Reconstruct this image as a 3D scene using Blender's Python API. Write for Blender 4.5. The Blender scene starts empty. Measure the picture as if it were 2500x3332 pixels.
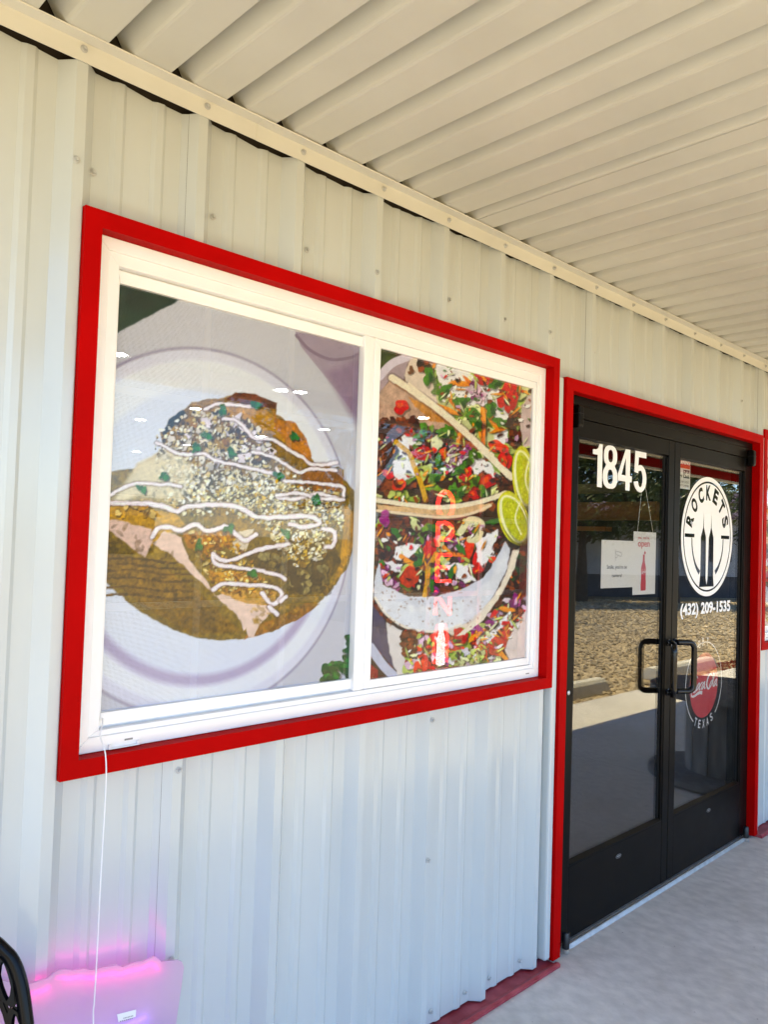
import bpy, bmesh, math, random
import numpy as np
from mathutils import Matrix, Vector
random.seed(7); RNG = np.random.default_rng(11)
SC = bpy.context.scene
COL = SC.collection
R = math.radians

# ------------------------------------------------------------------ camera
# pose solved from the metal panel ribs (0.3048 m pitch), the window, the door and the soffit ribs
CAM = np.array([-0.68655, -1.73935, 1.59682])
ROT = np.array([[0.7187593, -0.6945065, 0.0323391],      # right
                [-0.0464556, -0.0015640, 0.9989191],     # up
                [0.6937052, 0.7194848, 0.0333879]])      # forward
FPX, PW, PH = 2540.81, 2500.0, 3332.0
cam_d = bpy.data.cameras.new('camera')
cam_o = bpy.data.objects.new('camera', cam_d); COL.objects.link(cam_o)
M = Matrix.Identity(4)
for i in range(3):
    M[i][0] = ROT[0][i]; M[i][1] = ROT[1][i]; M[i][2] = -ROT[2][i]; M[i][3] = CAM[i]
cam_o.matrix_world = M
cam_d.sensor_fit = 'VERTICAL'; cam_d.sensor_height = 36.0; cam_d.sensor_width = 27.0
cam_d.lens = FPX / PH * 36.0
cam_d.clip_start = 0.02; cam_d.clip_end = 2000
SC.camera = cam_o

# ------------------------------------------------------------------ sky, sun, exposure
SUN_DIR = Vector((-0.05, 0.42, -1.0)).normalized()         # travel direction of the light
EL = math.asin(-SUN_DIR.z)
W = bpy.data.worlds.new('World'); SC.world = W; W.use_nodes = True
nt = W.node_tree
bg = nt.nodes['Background']
sky = nt.nodes.new('ShaderNodeTexSky'); sky.sky_type = 'NISHITA'; sky.sun_disc = False
sky.sun_elevation = EL
sky.sun_rotation = math.atan2(-SUN_DIR.x, -SUN_DIR.y)
sky.air_density = 1.0; sky.dust_density = 0.0; sky.ozone_density = 4.0; sky.altitude = 1500
nt.links.new(sky.outputs[0], bg.inputs[0]); bg.inputs[1].default_value = 0.15
sd = bpy.data.lights.new('sun', 'SUN'); sd.energy = 3.9; sd.angle = R(0.5); sd.color = (1.0, 0.86, 0.54)
so = bpy.data.objects.new('sun', sd); COL.objects.link(so)
so.rotation_euler = SUN_DIR.to_track_quat('-Z', 'Y').to_euler(); so.location = (0, -20, 40)
SC.view_settings.view_transform = 'Standard'; SC.view_settings.look = 'None'
SC.view_settings.exposure = 2.0; SC.view_settings.gamma = 1.0
SC.render.engine = 'CYCLES'
SC.cycles.max_bounces = 8; SC.cycles.diffuse_bounces = 5; SC.cycles.glossy_bounces = 4; SC.cycles.transparent_max_bounces = 12
SC.cycles.caustics_reflective = False; SC.cycles.caustics_refractive = False

# ------------------------------------------------------------------ pixel -> place helpers
def ray(u, v):
    return np.array([(u - PW / 2) / FPX, -(v - PH / 2) / FPX, 1.0]) @ ROT
def onwall(u, v, y):
    d = ray(u, v); t = (y - CAM[1]) / d[1]; X = CAM + t * d; return (X[0], X[2])
def proj(x, y, z):
    d = np.stack([x - CAM[0], y - CAM[1] + 0 * x, z - CAM[2]], -1) @ ROT.T
    return PW / 2 + FPX * d[..., 0] / d[..., 2], PH / 2 - FPX * d[..., 1] / d[..., 2]
def lin(c):
    c = np.asarray(c, float) / 255.0
    return np.where(c <= 0.04045, c / 12.92, ((c + 0.055) / 1.055) ** 2.4)
def S(r, g, b): return tuple(lin((r, g, b))) + (1.0,)

# ------------------------------------------------------------------ materials
MATS = {}
def pbr(name, col, rough=0.5, metal=0.0, spec=0.5, noise=0.0, nscale=20, bump=0.0, bscale=60, coat=0.0, stretch=None, col2=None):
    m = bpy.data.materials.new(name); m.use_nodes = True; t = m.node_tree
    b = t.nodes['Principled BSDF']
    col = tuple(col[:3]) + (1,)
    b.inputs['Base Color'].default_value = col
    b.inputs['Roughness'].default_value = rough; b.inputs['Metallic'].default_value = metal
    b.inputs['Specular IOR Level'].default_value = spec; b.inputs['Coat Weight'].default_value = coat
    tc = t.nodes.new('ShaderNodeTexCoord'); src = tc.outputs['Object']
    if noise or bump:
        geo = t.nodes.new('ShaderNodeNewGeometry'); src = geo.outputs['Position']
    if stretch:
        mp = t.nodes.new('ShaderNodeMapping'); mp.inputs['Scale'].default_value = stretch
        t.links.new(src, mp.inputs[0]); src = mp.outputs[0]
    if noise:
        n = t.nodes.new('ShaderNodeTexNoise'); n.inputs['Scale'].default_value = nscale; n.inputs['Detail'].default_value = 6
        t.links.new(src, n.inputs['Vector'])
        rp = t.nodes.new('ShaderNodeValToRGB')
        a = tuple(c * (1 - noise) for c in col[:3]) + (1,)
        z = col2 or tuple(min(1, c * (1 + noise)) for c in col[:3]) + (1,)
        rp.color_ramp.elements[0].position = 0.3; rp.color_ramp.elements[1].position = 0.7
        rp.color_ramp.elements[0].color = a; rp.color_ramp.elements[1].color = tuple(z[:3]) + (1,)
        t.links.new(n.outputs['Fac'], rp.inputs[0]); t.links.new(rp.outputs[0], b.inputs['Base Color'])
        mr = t.nodes.new('ShaderNodeMapRange'); mr.inputs[3].default_value = max(0.02, rough - 0.08); mr.inputs[4].default_value = min(1, rough + 0.1)
        t.links.new(n.outputs['Fac'], mr.inputs[0]); t.links.new(mr.outputs[0], b.inputs['Roughness'])
    if bump:
        n2 = t.nodes.new('ShaderNodeTexNoise'); n2.inputs['Scale'].default_value = bscale; n2.inputs['Detail'].default_value = 4
        t.links.new(src, n2.inputs['Vector'])
        bp = t.nodes.new('ShaderNodeBump'); bp.inputs['Strength'].default_value = bump; bp.inputs['Distance'].default_value = 0.004
        t.links.new(n2.outputs['Fac'], bp.inputs['Height']); t.links.new(bp.outputs[0], b.inputs['Normal'])
    MATS[name] = m
    return m

def schlick(t, f0, power=5.0):
    lw = t.nodes.new('ShaderNodeLayerWeight'); lw.inputs['Blend'].default_value = 0.5
    pw = t.nodes.new('ShaderNodeMath'); pw.operation = 'POWER'; pw.inputs[1].default_value = power
    t.links.new(lw.outputs['Facing'], pw.inputs[0])
    mr = t.nodes.new('ShaderNodeMapRange'); mr.inputs[3].default_value = f0; mr.inputs[4].default_value = 1.0
    t.links.new(pw.outputs[0], mr.inputs[0])
    return mr.outputs[0]

def glass(name, tint, f0, rough=0.0, wave=0.0):
    m = bpy.data.materials.new(name); m.use_nodes = True; t = m.node_tree
    t.nodes.remove(t.nodes['Principled BSDF']); out = t.nodes['Material Output']
    tr = t.nodes.new('ShaderNodeBsdfTransparent'); tr.inputs[0].default_value = tuple(tint) + (1,)
    gl = t.nodes.new('ShaderNodeBsdfAnisotropic'); gl.inputs['Roughness'].default_value = rough
    gl.inputs['Color'].default_value = (1, 1, 1, 1)
    mx = t.nodes.new('ShaderNodeMixShader')
    t.links.new(schlick(t, f0), mx.inputs[0]); t.links.new(tr.outputs[0], mx.inputs[1]); t.links.new(gl.outputs[0], mx.inputs[2])
    if wave:
        geo = t.nodes.new('ShaderNodeNewGeometry')
        n2 = t.nodes.new('ShaderNodeTexNoise'); n2.inputs['Scale'].default_value = 5; n2.inputs['Detail'].default_value = 1
        t.links.new(geo.outputs['Position'], n2.inputs['Vector'])
        bp = t.nodes.new('ShaderNodeBump'); bp.inputs['Strength'].default_value = wave; bp.inputs['Distance'].default_value = 0.002
        t.links.new(n2.outputs['Fac'], bp.inputs['Height']); t.links.new(bp.outputs[0], gl.inputs['Normal'])
    t.links.new(mx.outputs[0], out.inputs[0]); MATS[name] = m
    return m

def emit(name, col, strength):
    m = bpy.data.materials.new(name); m.use_nodes = True; t = m.node_tree
    b = t.nodes['Principled BSDF']; b.inputs['Base Color'].default_value = tuple(col) + (1,)
    b.inputs['Emission Color'].default_value = tuple(col) + (1,); b.inputs['Emission Strength'].default_value = strength
    MATS[name] = m; return m

def film_mat(name, hole):
    """perforated printed film: print from the sheet's own colours, plus open holes"""
    m = bpy.data.materials.new(name); m.use_nodes = True; t = m.node_tree
    b = t.nodes['Principled BSDF']; out = t.nodes['Material Output']
    at = t.nodes.new('ShaderNodeAttribute'); at.attribute_name = 'print'
    t.links.new(at.outputs['Color'], b.inputs['Base Color'])
    b.inputs['Roughness'].default_value = 0.45; b.inputs['Specular IOR Level'].default_value = 0.3
    # hexagonal hole pattern
    geo = t.nodes.new('ShaderNodeNewGeometry'); mp = t.nodes.new('ShaderNodeMapping')
    mp.inputs['Scale'].default_value = (1, 0.0, 1)
    t.links.new(geo.outputs['Position'], mp.inputs[0])
    vo = t.nodes.new('ShaderNodeTexVoronoi'); vo.inputs['Scale'].default_value = 330; vo.inputs['Randomness'].default_value = 0.12
    t.links.new(mp.outputs[0], vo.inputs['Vector'])
    lt = t.nodes.new('ShaderNodeMath'); lt.operation = 'LESS_THAN'; lt.inputs[1].default_value = hole
    t.links.new(vo.outputs['Distance'], lt.inputs[0])
    tr = t.nodes.new('ShaderNodeBsdfTransparent'); mx = t.nodes.new('ShaderNodeMixShader')
    t.links.new(lt.outputs[0], mx.inputs[0]); t.links.new(b.outputs[0], mx.inputs[1]); t.links.new(tr.outputs[0], mx.inputs[2])
    t.links.new(mx.outputs[0], out.inputs[0]); MATS[name] = m; return m

# painted steel siding: pale stone white, satin, faint vertical chalking
pbr('siding', (0.50, 0.535, 0.535), 0.18, noise=0.05, nscale=3.0, stretch=(1.5, 1, 0.25), bump=0.03, bscale=4, spec=0.6)
pbr('siding_trim', (0.61, 0.61, 0.56), 0.4, noise=0.05, nscale=4)
pbr('soffit', (0.53, 0.535, 0.49), 0.34, noise=0.07, nscale=2.2, bump=0.03, bscale=5, spec=0.5)
pbr('dark_gap', (0.03, 0.022, 0.015), 0.9)
pbr('red', (0.40, 0.0009, 0.0009), 0.5, noise=0.10, nscale=6, spec=0.03)
pbr('red_base', (0.36, 0.010, 0.022), 0.55, noise=0.4, nscale=14, col2=(0.42, 0.07, 0.09))
pbr('vinyl', (0.86, 0.86, 0.86), 0.35, noise=0.02, nscale=8)
pbr('bronze', (0.0040, 0.0034, 0.0030), 0.34, noise=0.2, nscale=9, spec=0.09)
pbr('gasket', (0.006, 0.006, 0.006), 0.6)
pbr('black_paint', (0.003, 0.003, 0.0035), 0.2, spec=0.35)
pbr('aluminium', (0.55, 0.55, 0.54), 0.38, metal=0.8, noise=0.15, nscale=30)
pbr('decal_white', (0.86, 0.86, 0.86), 0.5)
pbr('paper', (0.80, 0.80, 0.80), 0.7)
pbr('print_red', (0.55, 0.008, 0.03), 0.5)
pbr('print_orange', (0.75, 0.16, 0.02), 0.5)
pbr('print_black', (0.03, 0.03, 0.03), 0.6)
pbr('print_grey', (0.25, 0.25, 0.25), 0.6)
pbr('screw', (0.42, 0.43, 0.42), 0.38, noise=0.1, nscale=40)
pbr('cord', (0.80, 0.80, 0.80), 0.5)
pbr('rubber', (0.01, 0.011, 0.013), 0.4)
pbr('wood_inside', (0.42, 0.17, 0.04), 0.5, noise=0.35, nscale=3, stretch=(8, 1, 8))
pbr('olive_inside', (0.28, 0.24, 0.09), 0.6, noise=0.15, nscale=4)
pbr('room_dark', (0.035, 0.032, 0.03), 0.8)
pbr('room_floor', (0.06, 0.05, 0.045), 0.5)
pbr('weathered_wood', (0.17, 0.16, 0.15), 0.85, noise=0.45, nscale=5, stretch=(6, 6, 1), bump=0.4, bscale=30)
pbr('black_metal', (0.002, 0.0025, 0.004), 0.22, spec=0.14)
pbr('leaf', (0.06, 0.10, 0.022), 0.5, noise=0.6, nscale=1.2, col2=(0.13, 0.17, 0.04))
pbr('bark', (0.10, 0.075, 0.05), 0.9, noise=0.4, nscale=8, bump=0.5, bscale=20)
pbr('house_siding', (0.42, 0.44, 0.47), 0.7, noise=0.05, nscale=2)
pbr('house_base', (0.10, 0.10, 0.11), 0.8, noise=0.25, nscale=3)
pbr('house_roof', (0.11, 0.07, 0.085), 0.5, noise=0.1, nscale=2)
pbr('far_grey', (0.20, 0.19, 0.18), 0.8, noise=0.2, nscale=1)
pbr('stop_concrete', (0.66, 0.62, 0.52), 0.85, noise=0.12, nscale=12, bump=0.3, bscale=60)
pbr('stone', (0.44, 0.34, 0.20), 0.8, noise=0.5, nscale=9, col2=(0.72, 0.60, 0.40))
pbr('red_mulch', (0.40, 0.10, 0.05), 0.8, noise=0.5, nscale=14)
glass('door_glass', (0.93, 0.93, 0.92), 0.082, 0.0, wave=0.02)
glass('window_glass', (0.97, 0.98, 0.98), 0.018, 0.0)
film_mat('perforated_film', 0.23)
emit('downlight', (1.0, 0.97, 0.92), 45.0)
emit('neon_red', (1.0, 0.02, 0.015), 5.0)
emit('neon_white', (1.0, 0.9, 0.85), 1.6)
emit('neon_pink', (1.0, 0.01, 0.38), 1.7)
emit('neon_violet', (0.26, 0.14, 1.0), 1.8)

def concrete_mat():
    m = bpy.data.materials.new('concrete'); m.use_nodes = True; t = m.node_tree; b = t.nodes['Principled BSDF']
    geo = t.nodes.new('ShaderNodeNewGeometry')
    def noise(sc, det, st=None):
        n = t.nodes.new('ShaderNodeTexNoise'); n.inputs['Scale'].default_value = sc; n.inputs['Detail'].default_value = det
        s = geo.outputs['Position']
        if st:
            mp = t.nodes.new('ShaderNodeMapping'); mp.inputs['Scale'].default_value = st; mp.inputs['Rotation'].default_value = (0, 0, 0.5)
            t.links.new(s, mp.inputs[0]); s = mp.outputs[0]
        t.links.new(s, n.inputs['Vector']); return n.outputs['Fac']
    def mixc(f, a, c, lo, hi):
        rp = t.nodes.new('ShaderNodeValToRGB'); rp.color_ramp.elements[0].position = lo; rp.color_ramp.elements[1].position = hi
        rp.color_ramp.elements[0].color = a; rp.color_ramp.elements[1].color = c; t.links.new(f, rp.inputs[0]); return rp.outputs[0]
    c1 = mixc(noise(1.6, 8), (0.60, 0.565, 0.51, 1), (0.71, 0.675, 0.62, 1), 0.3, 0.7)
    c2 = mixc(noise(22, 8, (1, 0.7, 1)), (0.82, 0.82, 0.82, 1), (1.06, 1.06, 1.06, 1), 0.35, 0.65)
    mul = t.nodes.new('ShaderNodeMix'); mul.data_type = 'RGBA'; mul.blend_type = 'MULTIPLY'; mul.inputs[0].default_value = 0.8
    t.links.new(c1, mul.inputs[6]); t.links.new(c2, mul.inputs[7])
    # small dark specks
    v = t.nodes.new('ShaderNodeTexVoronoi'); v.inputs['Scale'].default_value = 16; t.links.new(geo.outputs['Position'], v.inputs['Vector'])
    sp = mixc(v.outputs['Distance'], (0.35, 0.33, 0.3, 1), (1, 1, 1, 1), 0.03, 0.055)
    mu2 = t.nodes.new('ShaderNodeMix'); mu2.data_type = 'RGBA'; mu2.blend_type = 'MULTIPLY'; mu2.inputs[0].default_value = 0.85
    t.links.new(mul.outputs[2], mu2.inputs[6]); t.links.new(sp, mu2.inputs[7]); t.links.new(mu2.outputs[2], b.inputs['Base Color'])
    b.inputs['Roughness'].default_value = 0.75
    bp = t.nodes.new('ShaderNodeBump'); bp.inputs['Strength'].default_value = 0.35; bp.inputs['Distance'].default_value = 0.003
    t.links.new(noise(90, 5), bp.inputs['Height']); t.links.new(bp.outputs[0], b.inputs['Normal'])
    MATS['concrete'] = m
concrete_mat()

def gravel_mat():
    m = bpy.data.materials.new('gravel'); m.use_nodes = True; t = m.node_tree; b = t.nodes['Principled BSDF']
    geo = t.nodes.new('ShaderNodeNewGeometry')
    v = t.nodes.new('ShaderNodeTexVoronoi'); v.inputs['Scale'].default_value = 14; t.links.new(geo.outputs['Position'], v.inputs['Vector'])
    rp = t.nodes.new('ShaderNodeValToRGB'); rp.color_ramp.elements[0].color = (0.36, 0.27, 0.15, 1); rp.color_ramp.elements[1].color = (0.70, 0.56, 0.34, 1)
    t.links.new(v.outputs['Color'], rp.inputs[0])
    n = t.nodes.new('ShaderNodeTexNoise'); n.inputs['Scale'].default_value = 0.6; n.inputs['Detail'].default_value = 6; t.links.new(geo.outputs['Position'], n.inputs['Vector'])
    mx = t.nodes.new('ShaderNodeMix'); mx.data_type = 'RGBA'; mx.blend_type = 'MULTIPLY'; mx.inputs[0].default_value = 0.5
    rp2 = t.nodes.new('ShaderNodeValToRGB'); rp2.color_ramp.elements[0].color = (0.75, 0.68, 0.55, 1); rp2.color_ramp.elements[0].position = 0.35; rp2.color_ramp.elements[1].position = 0.65
    t.links.new(n.outputs['Fac'], rp2.inputs[0]); t.links.new(rp.outputs[0], mx.inputs[6]); t.links.new(rp2.outputs[0], mx.inputs[7])
    t.links.new(mx.outputs[2], b.inputs['Base Color']); b.inputs['Roughness'].default_value = 0.9
    bp = t.nodes.new('ShaderNodeBump'); bp.inputs['Strength'].default_value = 1.0; bp.inputs['Distance'].default_value = 0.05; bp.invert = True
    t.links.new(v.outputs['Distance'], bp.inputs['Height']); t.links.new(bp.outputs[0], b.inputs['Normal'])
    MATS['gravel'] = m
gravel_mat()

def acrylic_mat():
    m = bpy.data.materials.new('frosted_acrylic'); m.use_nodes = True; t = m.node_tree
    t.nodes.remove(t.nodes['Principled BSDF']); out = t.nodes['Material Output']
    tr = t.nodes.new('ShaderNodeBsdfTransparent'); tr.inputs[0].default_value = (0.96, 0.92, 0.97, 1)
    tl = t.nodes.new('ShaderNodeBsdfTranslucent'); tl.inputs[0].default_value = (0.92, 0.75, 0.92, 1)
    df = t.nodes.new('ShaderNodeBsdfDiffuse'); df.inputs[0].default_value = (0.66, 0.50, 0.68, 1)
    gl = t.nodes.new('ShaderNodeBsdfAnisotropic'); gl.inputs['Roughness'].default_value = 0.12
    a = t.nodes.new('ShaderNodeMixShader'); a.inputs[0].default_value = 0.5
    t.links.new(tl.outputs[0], a.inputs[1]); t.links.new(df.outputs[0], a.inputs[2])
    c = t.nodes.new('ShaderNodeMixShader'); c.inputs[0].default_value = 0.70
    t.links.new(tr.outputs[0], c.inputs[1]); t.links.new(a.outputs[0], c.inputs[2])
    d = t.nodes.new('ShaderNodeMixShader'); t.links.new(schlick(t, 0.04), d.inputs[0])
    t.links.new(c.outputs[0], d.inputs[1]); t.links.new(gl.outputs[0], d.inputs[2]); t.links.new(d.outputs[0], out.inputs[0])
    MATS['frosted_acrylic'] = m
acrylic_mat()

# ------------------------------------------------------------------ object helpers
class MB:
    def __init__(s): s.v = []; s.f = []; s.smooth = False
    def add(s, vs, fs):
        n = len(s.v); s.v += [tuple(p) for p in vs]; s.f += [tuple(i + n for i in f) for f in fs]; return s
    def box(s, x0, x1, y0, y1, z0, z1):
        return s.add([(x0,y0,z0),(x1,y0,z0),(x1,y1,z0),(x0,y1,z0),(x0,y0,z1),(x1,y0,z1),(x1,y1,z1),(x0,y1,z1)],
                     [(0,3,2,1),(4,5,6,7),(0,1,5,4),(1,2,6,5),(2,3,7,6),(3,0,4,7)])
    def prism(s, poly, axis, a, b):
        """poly: 2-D outline in the two other axes (order x,y,z), extruded from a to b along axis"""
        n = len(poly)
        def P(q, t):
            return {'x': (t, q[0], q[1]), 'y': (q[0], t, q[1]), 'z': (q[0], q[1], t)}[axis]
        vs = [P(q, a) for q in poly] + [P(q, b) for q in poly]
        fs = [tuple(range(n))[::-1], tuple(range(n, 2 * n))] + [(i, (i + 1) % n, n + (i + 1) % n, n + i) for i in range(n)]
        return s.add(vs, fs)
    def tube(s, pts, r, n=10, closed=False, cap=True):
        pts = [Vector(p) for p in pts]; m = len(pts); rings = []
        up = None
        for i, p in enumerate(pts):
            if closed: d = pts[(i + 1) % m] - pts[i - 1]
            else: d = pts[min(i + 1, m - 1)] - pts[max(i - 1, 0)]
            d.normalize()
            if up is None:
                up = Vector((0, 0, 1)) if abs(d.z) < 0.9 else Vector((1, 0, 0))
            side = d.cross(up)
            if side.length < 1e-6: side = d.cross(Vector((0, 1, 0)))
            side.normalize(); up = side.cross(d).normalized()
            rr = r[i] if isinstance(r, (list, tuple)) else r
            rings.append([p + (side * math.cos(2 * math.pi * k / n) + up * math.sin(2 * math.pi * k / n)) * rr for k in range(n)])
        vs = [v for rg in rings for v in rg]; fs = []
        for i in range(m if closed else m - 1):
            j = (i + 1) % m
            for k in range(n): fs.append((i * n + k, i * n + (k + 1) % n, j * n + (k + 1) % n, j * n + k))
        if cap and not closed: fs += [tuple(range(n))[::-1], tuple(range((m - 1) * n, m * n))]
        s.smooth = True
        return s.add(vs, fs)
    def lathe(s, prof, c=(0, 0, 0), n=24, axis='z'):
        vs = []; fs = []
        for (r, h) in prof:
            for k in range(n):
                a = 2 * math.pi * k / n
                q = (r * math.cos(a), r * math.sin(a), h)
                if axis == 'y': q = (q[0], q[2], q[1])
                vs.append((c[0] + q[0], c[1] + q[1], c[2] + q[2]))
        for i in range(len(prof) - 1):
            for k in range(n): fs.append((i * n + k, i * n + (k + 1) % n, (i + 1) * n + (k + 1) % n, (i + 1) * n + k))
        fs += [tuple(range(n))[::-1], tuple(range((len(prof) - 1) * n, len(prof) * n))]
        return s.add(vs, fs)
    def mesh(s, name, mat):
        me = bpy.data.meshes.new(name); me.from_pydata(s.v, [], s.f)
        bm = bmesh.new(); bm.from_mesh(me); bmesh.ops.recalc_face_normals(bm, faces=bm.faces)
        bm.to_mesh(me); bm.free()
        me.materials.append(MATS[mat] if isinstance(mat, str) else mat)
        if s.smooth:
            me.polygons.foreach_set('use_smooth', [True] * len(me.polygons))
            try: me.set_sharp_from_angle(angle=R(40))
            except Exception: pass
        return me
    def build(s, name, mat, parent=None, bevel=0.0):
        return link(name, s.mesh(name, mat), parent, bevel)

WLOC = {}
def attach(o, parent):
    o.parent = parent
    o.matrix_parent_inverse = Matrix.Translation(-Vector(WLOC.get(parent.name, (0, 0, 0))))
def link(name, me, parent=None, bevel=0.0, loc=None):
    o = bpy.data.objects.new(name, me); COL.objects.link(o)
    if parent is not None: attach(o, parent)
    if loc: o.location = loc
    if bevel:
        b = o.modifiers.new('bevel', 'BEVEL'); b.width = bevel; b.segments = 2; b.limit_method = 'ANGLE'; b.angle_limit = R(40)
    return o
def empty(name, parent=None, loc=(0, 0, 0)):
    o = bpy.data.objects.new(name, None); COL.objects.link(o); o.empty_display_size = 0.1; o.location = loc; WLOC[o.name] = loc
    if parent is not None: attach(o, parent)
    return o
def tag(o, label, cat, group=None):
    o['label'] = label; o['category'] = cat
    if group: o['group'] = group
    return o
def struct(o, label=None):
    o['kind'] = 'structure'
    if label: o['label'] = label
    return o
def bx(name, mat, parent, *c, bevel=0.0):
    return MB().box(*c).build(name, mat, parent, bevel)

# text -> boundary loops (built-in font), scaled into a rectangle later
def text_loops(body, bold=0.0, shear=0.0):
    cu = bpy.data.curves.new('txt', 'FONT'); cu.body = body; cu.offset = bold; cu.resolution_u = 4; cu.shear = shear
    o = bpy.data.objects.new('txt', cu); COL.objects.link(o)
    bpy.context.view_layer.update()
    dg = bpy.context.evaluated_depsgraph_get()
    me = bpy.data.meshes.new_from_object(o.evaluated_get(dg))
    bm = bmesh.new(); bm.from_mesh(me); bmesh.ops.remove_doubles(bm, verts=bm.verts, dist=1e-5)
    nxt = {}
    adj = {}
    for e in bm.edges:
        if len(e.link_faces) == 1:
            a, b = e.verts; adj.setdefault(a.index, []).append(b.index); adj.setdefault(b.index, []).append(a.index)
    co = {v.index: (v.co.x, v.co.y) for v in bm.verts}
    loops = []; seen = set()
    for st in list(adj):
        if st in seen: continue
        lp = [st]; seen.add(st); cur = st
        while True:
            n = [k for k in adj[cur] if k not in seen]
            if not n: break
            cur = n[0]; seen.add(cur); lp.append(cur)
        if len(lp) > 2: loops.append([co[i] for i in lp])
    bm.free(); bpy.data.objects.remove(o); bpy.data.curves.remove(cu); bpy.data.meshes.remove(me)
    return loops
def bounds(loops):
    xs = [p[0] for l in loops for p in l]; ys = [p[1] for l in loops for p in l]
    return min(xs), max(xs), min(ys), max(ys)
def fit(loops, x0, x1, z0, z1):
    a, b, c, d = bounds(loops)
    return [[(x0 + (p[0] - a) / (b - a) * (x1 - x0), z0 + (p[1] - c) / (d - c) * (z1 - z0)) for p in l] for l in loops]
def fill(name, loops, y, mat, parent=None, thick=0.0004):
    """filled flat shape with holes (nested outlines) standing in the wall plane at depth y"""
    cu = bpy.data.curves.new(name, 'CURVE'); cu.dimensions = '2D'; cu.fill_mode = 'BOTH'; cu.extrude = thick / 2
    for l in loops:
        sp = cu.splines.new('POLY'); sp.points.add(len(l) - 1)
        for i, p in enumerate(l): sp.points[i].co = (p[0], p[1], 0, 1)
        sp.use_cyclic_u = True
    o = bpy.data.objects.new(name, cu); COL.objects.link(o)
    bpy.context.view_layer.update()
    me = bpy.data.meshes.new_from_object(o.evaluated_get(bpy.context.evaluated_depsgraph_get()))
    bpy.data.objects.remove(o); bpy.data.curves.remove(cu)
    me.transform(Matrix(((1, 0, 0, 0), (0, 0, -1, y), (0, 1, 0, 0), (0, 0, 0, 1))))
    me.materials.clear(); me.materials.append(MATS[mat]); me.name = name
    return link(name, me, parent)
def circle(cx, cz, r, n=64, a0=0, a1=None):
    if a1 is None: return [(cx + r * math.cos(2 * math.pi * i / n), cz + r * math.sin(2 * math.pi * i / n)) for i in range(n)]
    return [(cx + r * math.cos(a0 + (a1 - a0) * i / n), cz + r * math.sin(a0 + (a1 - a0) * i / n)) for i in range(n + 1)]
def arcband(cx, cz, r0, r1, a0, a1, n=40): return circle(cx, cz, r1, n, a0, a1) + circle(cx, cz, r0, n, a0, a1)[::-1]
def catmull(P, k=8):
    P = [np.array(p, float) for p in P]; Q = [2 * P[0] - P[1]] + P + [2 * P[-1] - P[-2]]; out = []
    for i in range(1, len(Q) - 2):
        for j in range(k):
            t = j / k
            out.append(tuple(0.5 * ((2 * Q[i]) + (Q[i + 1] - Q[i - 1]) * t + (2 * Q[i - 1] - 5 * Q[i] + 4 * Q[i + 1] - Q[i + 2]) * t * t + (3 * Q[i] - Q[i - 1] - 3 * Q[i + 1] + Q[i + 2]) * t ** 3)))
    out.append(tuple(P[-1])); return out
def ribbon(P, w, k=8):
    """outline of a stroke; w a width or (start, middle, end) widths"""
    C = catmull(P, k) if len(P) > 2 else [tuple(map(float, p)) for p in P]
    L = []; Rr = []
    for i, p in enumerate(C):
        a = np.array(C[max(i - 1, 0)]); b = np.array(C[min(i + 1, len(C) - 1)]); d = b - a; d = d / (np.linalg.norm(d) + 1e-9)
        t = i / (len(C) - 1)
        ww = w if not isinstance(w, tuple) else (w[0] * (1 - 2 * t) + w[1] * 2 * t if t < .5 else w[1] * (2 - 2 * t) + w[2] * (2 * t - 1))
        n = np.array([-d[1], d[0]]) * ww / 2
        L.append(tuple(np.array(p) + n)); Rr.append(tuple(np.array(p) - n))
    return L + Rr[::-1]

# ================================================================== THE SETTING
gm = MB(); n = 24
xs = np.concatenate([-np.geomspace(4, 300, n)[::-1], np.linspace(-3, 30, 30), np.geomspace(34, 300, n)])
ys = np.concatenate([-np.geomspace(14, 400, n)[::-1], np.linspace(-13, 25, 30), [60, 300]])
gv = []; 
for y in ys:
    for x in xs:
        far = max(0, math.hypot(x - 5, y + 4) - 20)
        gv.append((x, y, -0.10 + (0.35 * math.sin(x * .05) * math.cos(y * .043) * min(1, far / 60) if y < -14 else 0)))
gf = [(j * len(xs) + i, j * len(xs) + i + 1, (j + 1) * len(xs) + i + 1, (j + 1) * len(xs) + i) for j in range(len(ys) - 1) for i in range(len(xs) - 1)]
gm.add(gv, gf); gm.smooth = True
ground = struct(gm.build('gravel_ground', 'gravel'))

# concrete walkway under the canopy, in slabs with sawn joints
walk = struct(MB().box(-7.5, 22.0, -2.53, 0.10, -0.14, -0.03).build('walkway', 'concrete'))
x = 1.00 - 3.55 * 3
while x < 21:
    MB().box(x + 0.004, x + 3.55 - 0.004, -2.55, 0.12, -0.03, 0.0).build('slab', 'concrete', walk, bevel=0.004)
    x += 3.55

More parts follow.
